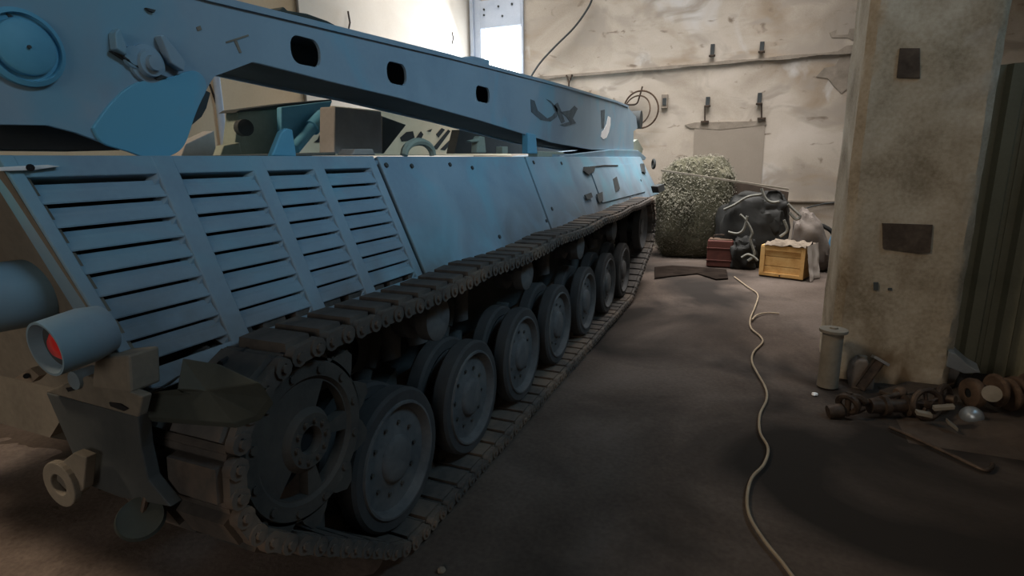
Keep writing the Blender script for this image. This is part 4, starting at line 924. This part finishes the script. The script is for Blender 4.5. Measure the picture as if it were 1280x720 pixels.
# grey sheet scrap, crowbar, pebbles
b = MB(); b.prism([at(x, y, 1, 5.0) for x, y in ((1186, 440), (1194, 442), (1212, 458), (1226, 466), (1205, 467), (1183, 458))], (0.02, 0.16, 0.02)); o = b.build('bent_sheet', SILVER, bevel=0.004); tag(o, 'bent grey sheet offcut leaning at the pillar right foot', 'sheet')
cb = [(1112, 534), (1140, 546), (1170, 560), (1200, 574), (1228, 587), (1238, 586), (1241, 580)]
o = MB().tube(smooth_curve([at(x, y, 2, 0.014) for x, y in cb], 5), 0.012, 8).build('crowbar', DARKI); tag(o, 'thin dark crowbar with bent end on the floor before the scrap', 'crowbar')
# soil heaped under the scrap
vs = []; fs = []; nu, nv = 50, 24
for j in range(nv+1):
    for i in range(nu+1):
        u, v = i/nu, j/nv; x = 1.0+1.9*u; y = 3.95+1.0*v
        h = max(0, sin(pi*u)**0.6*sin(pi*v))*0.05*(0.8+1.6*noise.noise(Vector((x*4, y*4, 0))))+0.02*noise.noise(Vector((x*14, y*14, 1)))*sin(pi*u)*sin(pi*v)
        vs.append((x, y, h-0.006))
for j in range(nv):
    for i in range(nu): a = j*(nu+1)+i; fs.append((a, a+1, a+nu+2, a+nu+1))
SOIL = mat('brown_soil', [(0.045,0.034,0.027),(0.08,0.062,0.05)], 5.0, 0.98, 0.4)
o = stuff(MB().add(vs, fs, True).build('soil', SOIL)); tag(o, 'low spread of brown soil under the scrap pile', 'soil')
# loose crumbs on the floor: one pale stone by the bollard, litter behind the vehicle
def stone(p, r, seed, name, label, cat, grp=None, mt=LEAF):
    bm = bmesh.new(); bmesh.ops.create_icosphere(bm, subdivisions=2, radius=r)
    for v in bm.verts: v.co *= 1+0.35*noise.noise(v.co/r*1.4+Vector((seed, 0, 0))); v.co.z *= 0.6
    me = bpy.data.meshes.new(name); bm.to_mesh(me); bm.free(); me.materials.append(mt)
    o = bpy.data.objects.new(name, me); C.objects.link(o); o.location = p+Vector((0, 0, r*0.4)); W[o] = o.location.copy(); return tag(o, label, cat, grp)
stone(at(1018, 494, 2, 0), 0.022, 1, 'stone', 'small pale stone on the floor before the pipe post', 'stone', None, WHITEP)
stone(at(552, 714, 2, 0), 0.018, 6, 'stone', 'small pale stone on the dark floor beside the near track', 'stone', None, LEAF)
vs = []; fs = []; nu, nv = 70, 56
hs = lambda x, y: 0.016*noise.noise(Vector((x*2.2, y*2.2, 7)))+0.012*noise.noise(Vector((x*7, y*7, 2)))+0.006*noise.noise(Vector((x*19, y*19, 4)))
for j in range(nv+1):
    for i in range(nu+1):
        x = -4.6+3.7*i/nu; y = -0.6+2.5*j/nv
        e = min(1, min(i, nu-i)/10.0)*min(1, min(j, nv-j)/10.0)
        if x > -1.5: e *= max(0, 1-(x+1.5)*2.0)
        vs.append((x, y, -0.012+e*(0.020+hs(x, y))))
for j in range(nv):
    for i in range(nu): a = j*(nu+1)+i; fs.append((a, a+1, a+nu+2, a+nu+1))
o = stuff(MB().add(vs, fs, True).build('loose_earth', EARTH)); tag(o, 'trodden pinkish-brown earth on the floor behind the vehicle tail', 'earth')
b = MB()
for _ in range(170):
    x = random.uniform(-3.4, -1.2); y = random.uniform(0.3, 0.95)
    a = random.uniform(0, 2*pi); L_ = random.uniform(0.006, 0.022); w_ = L_*random.uniform(0.3, 0.7); d = Vector((cos(a), sin(a), 0)); n_ = Vector((-sin(a), cos(a), 0)); p = Vector((x, y, 0.010+hs(x, y)))
    b.add([p-d*L_, p+n_*w_+Vector((0, 0, random.uniform(0, .008))), p+d*L_, p-n_*w_], [(0, 1, 2, 3)])
o = stuff(b.build('litter', LEAF)); tag(o, 'dry litter and crumbs strewn on the earth behind the vehicle', 'litter')
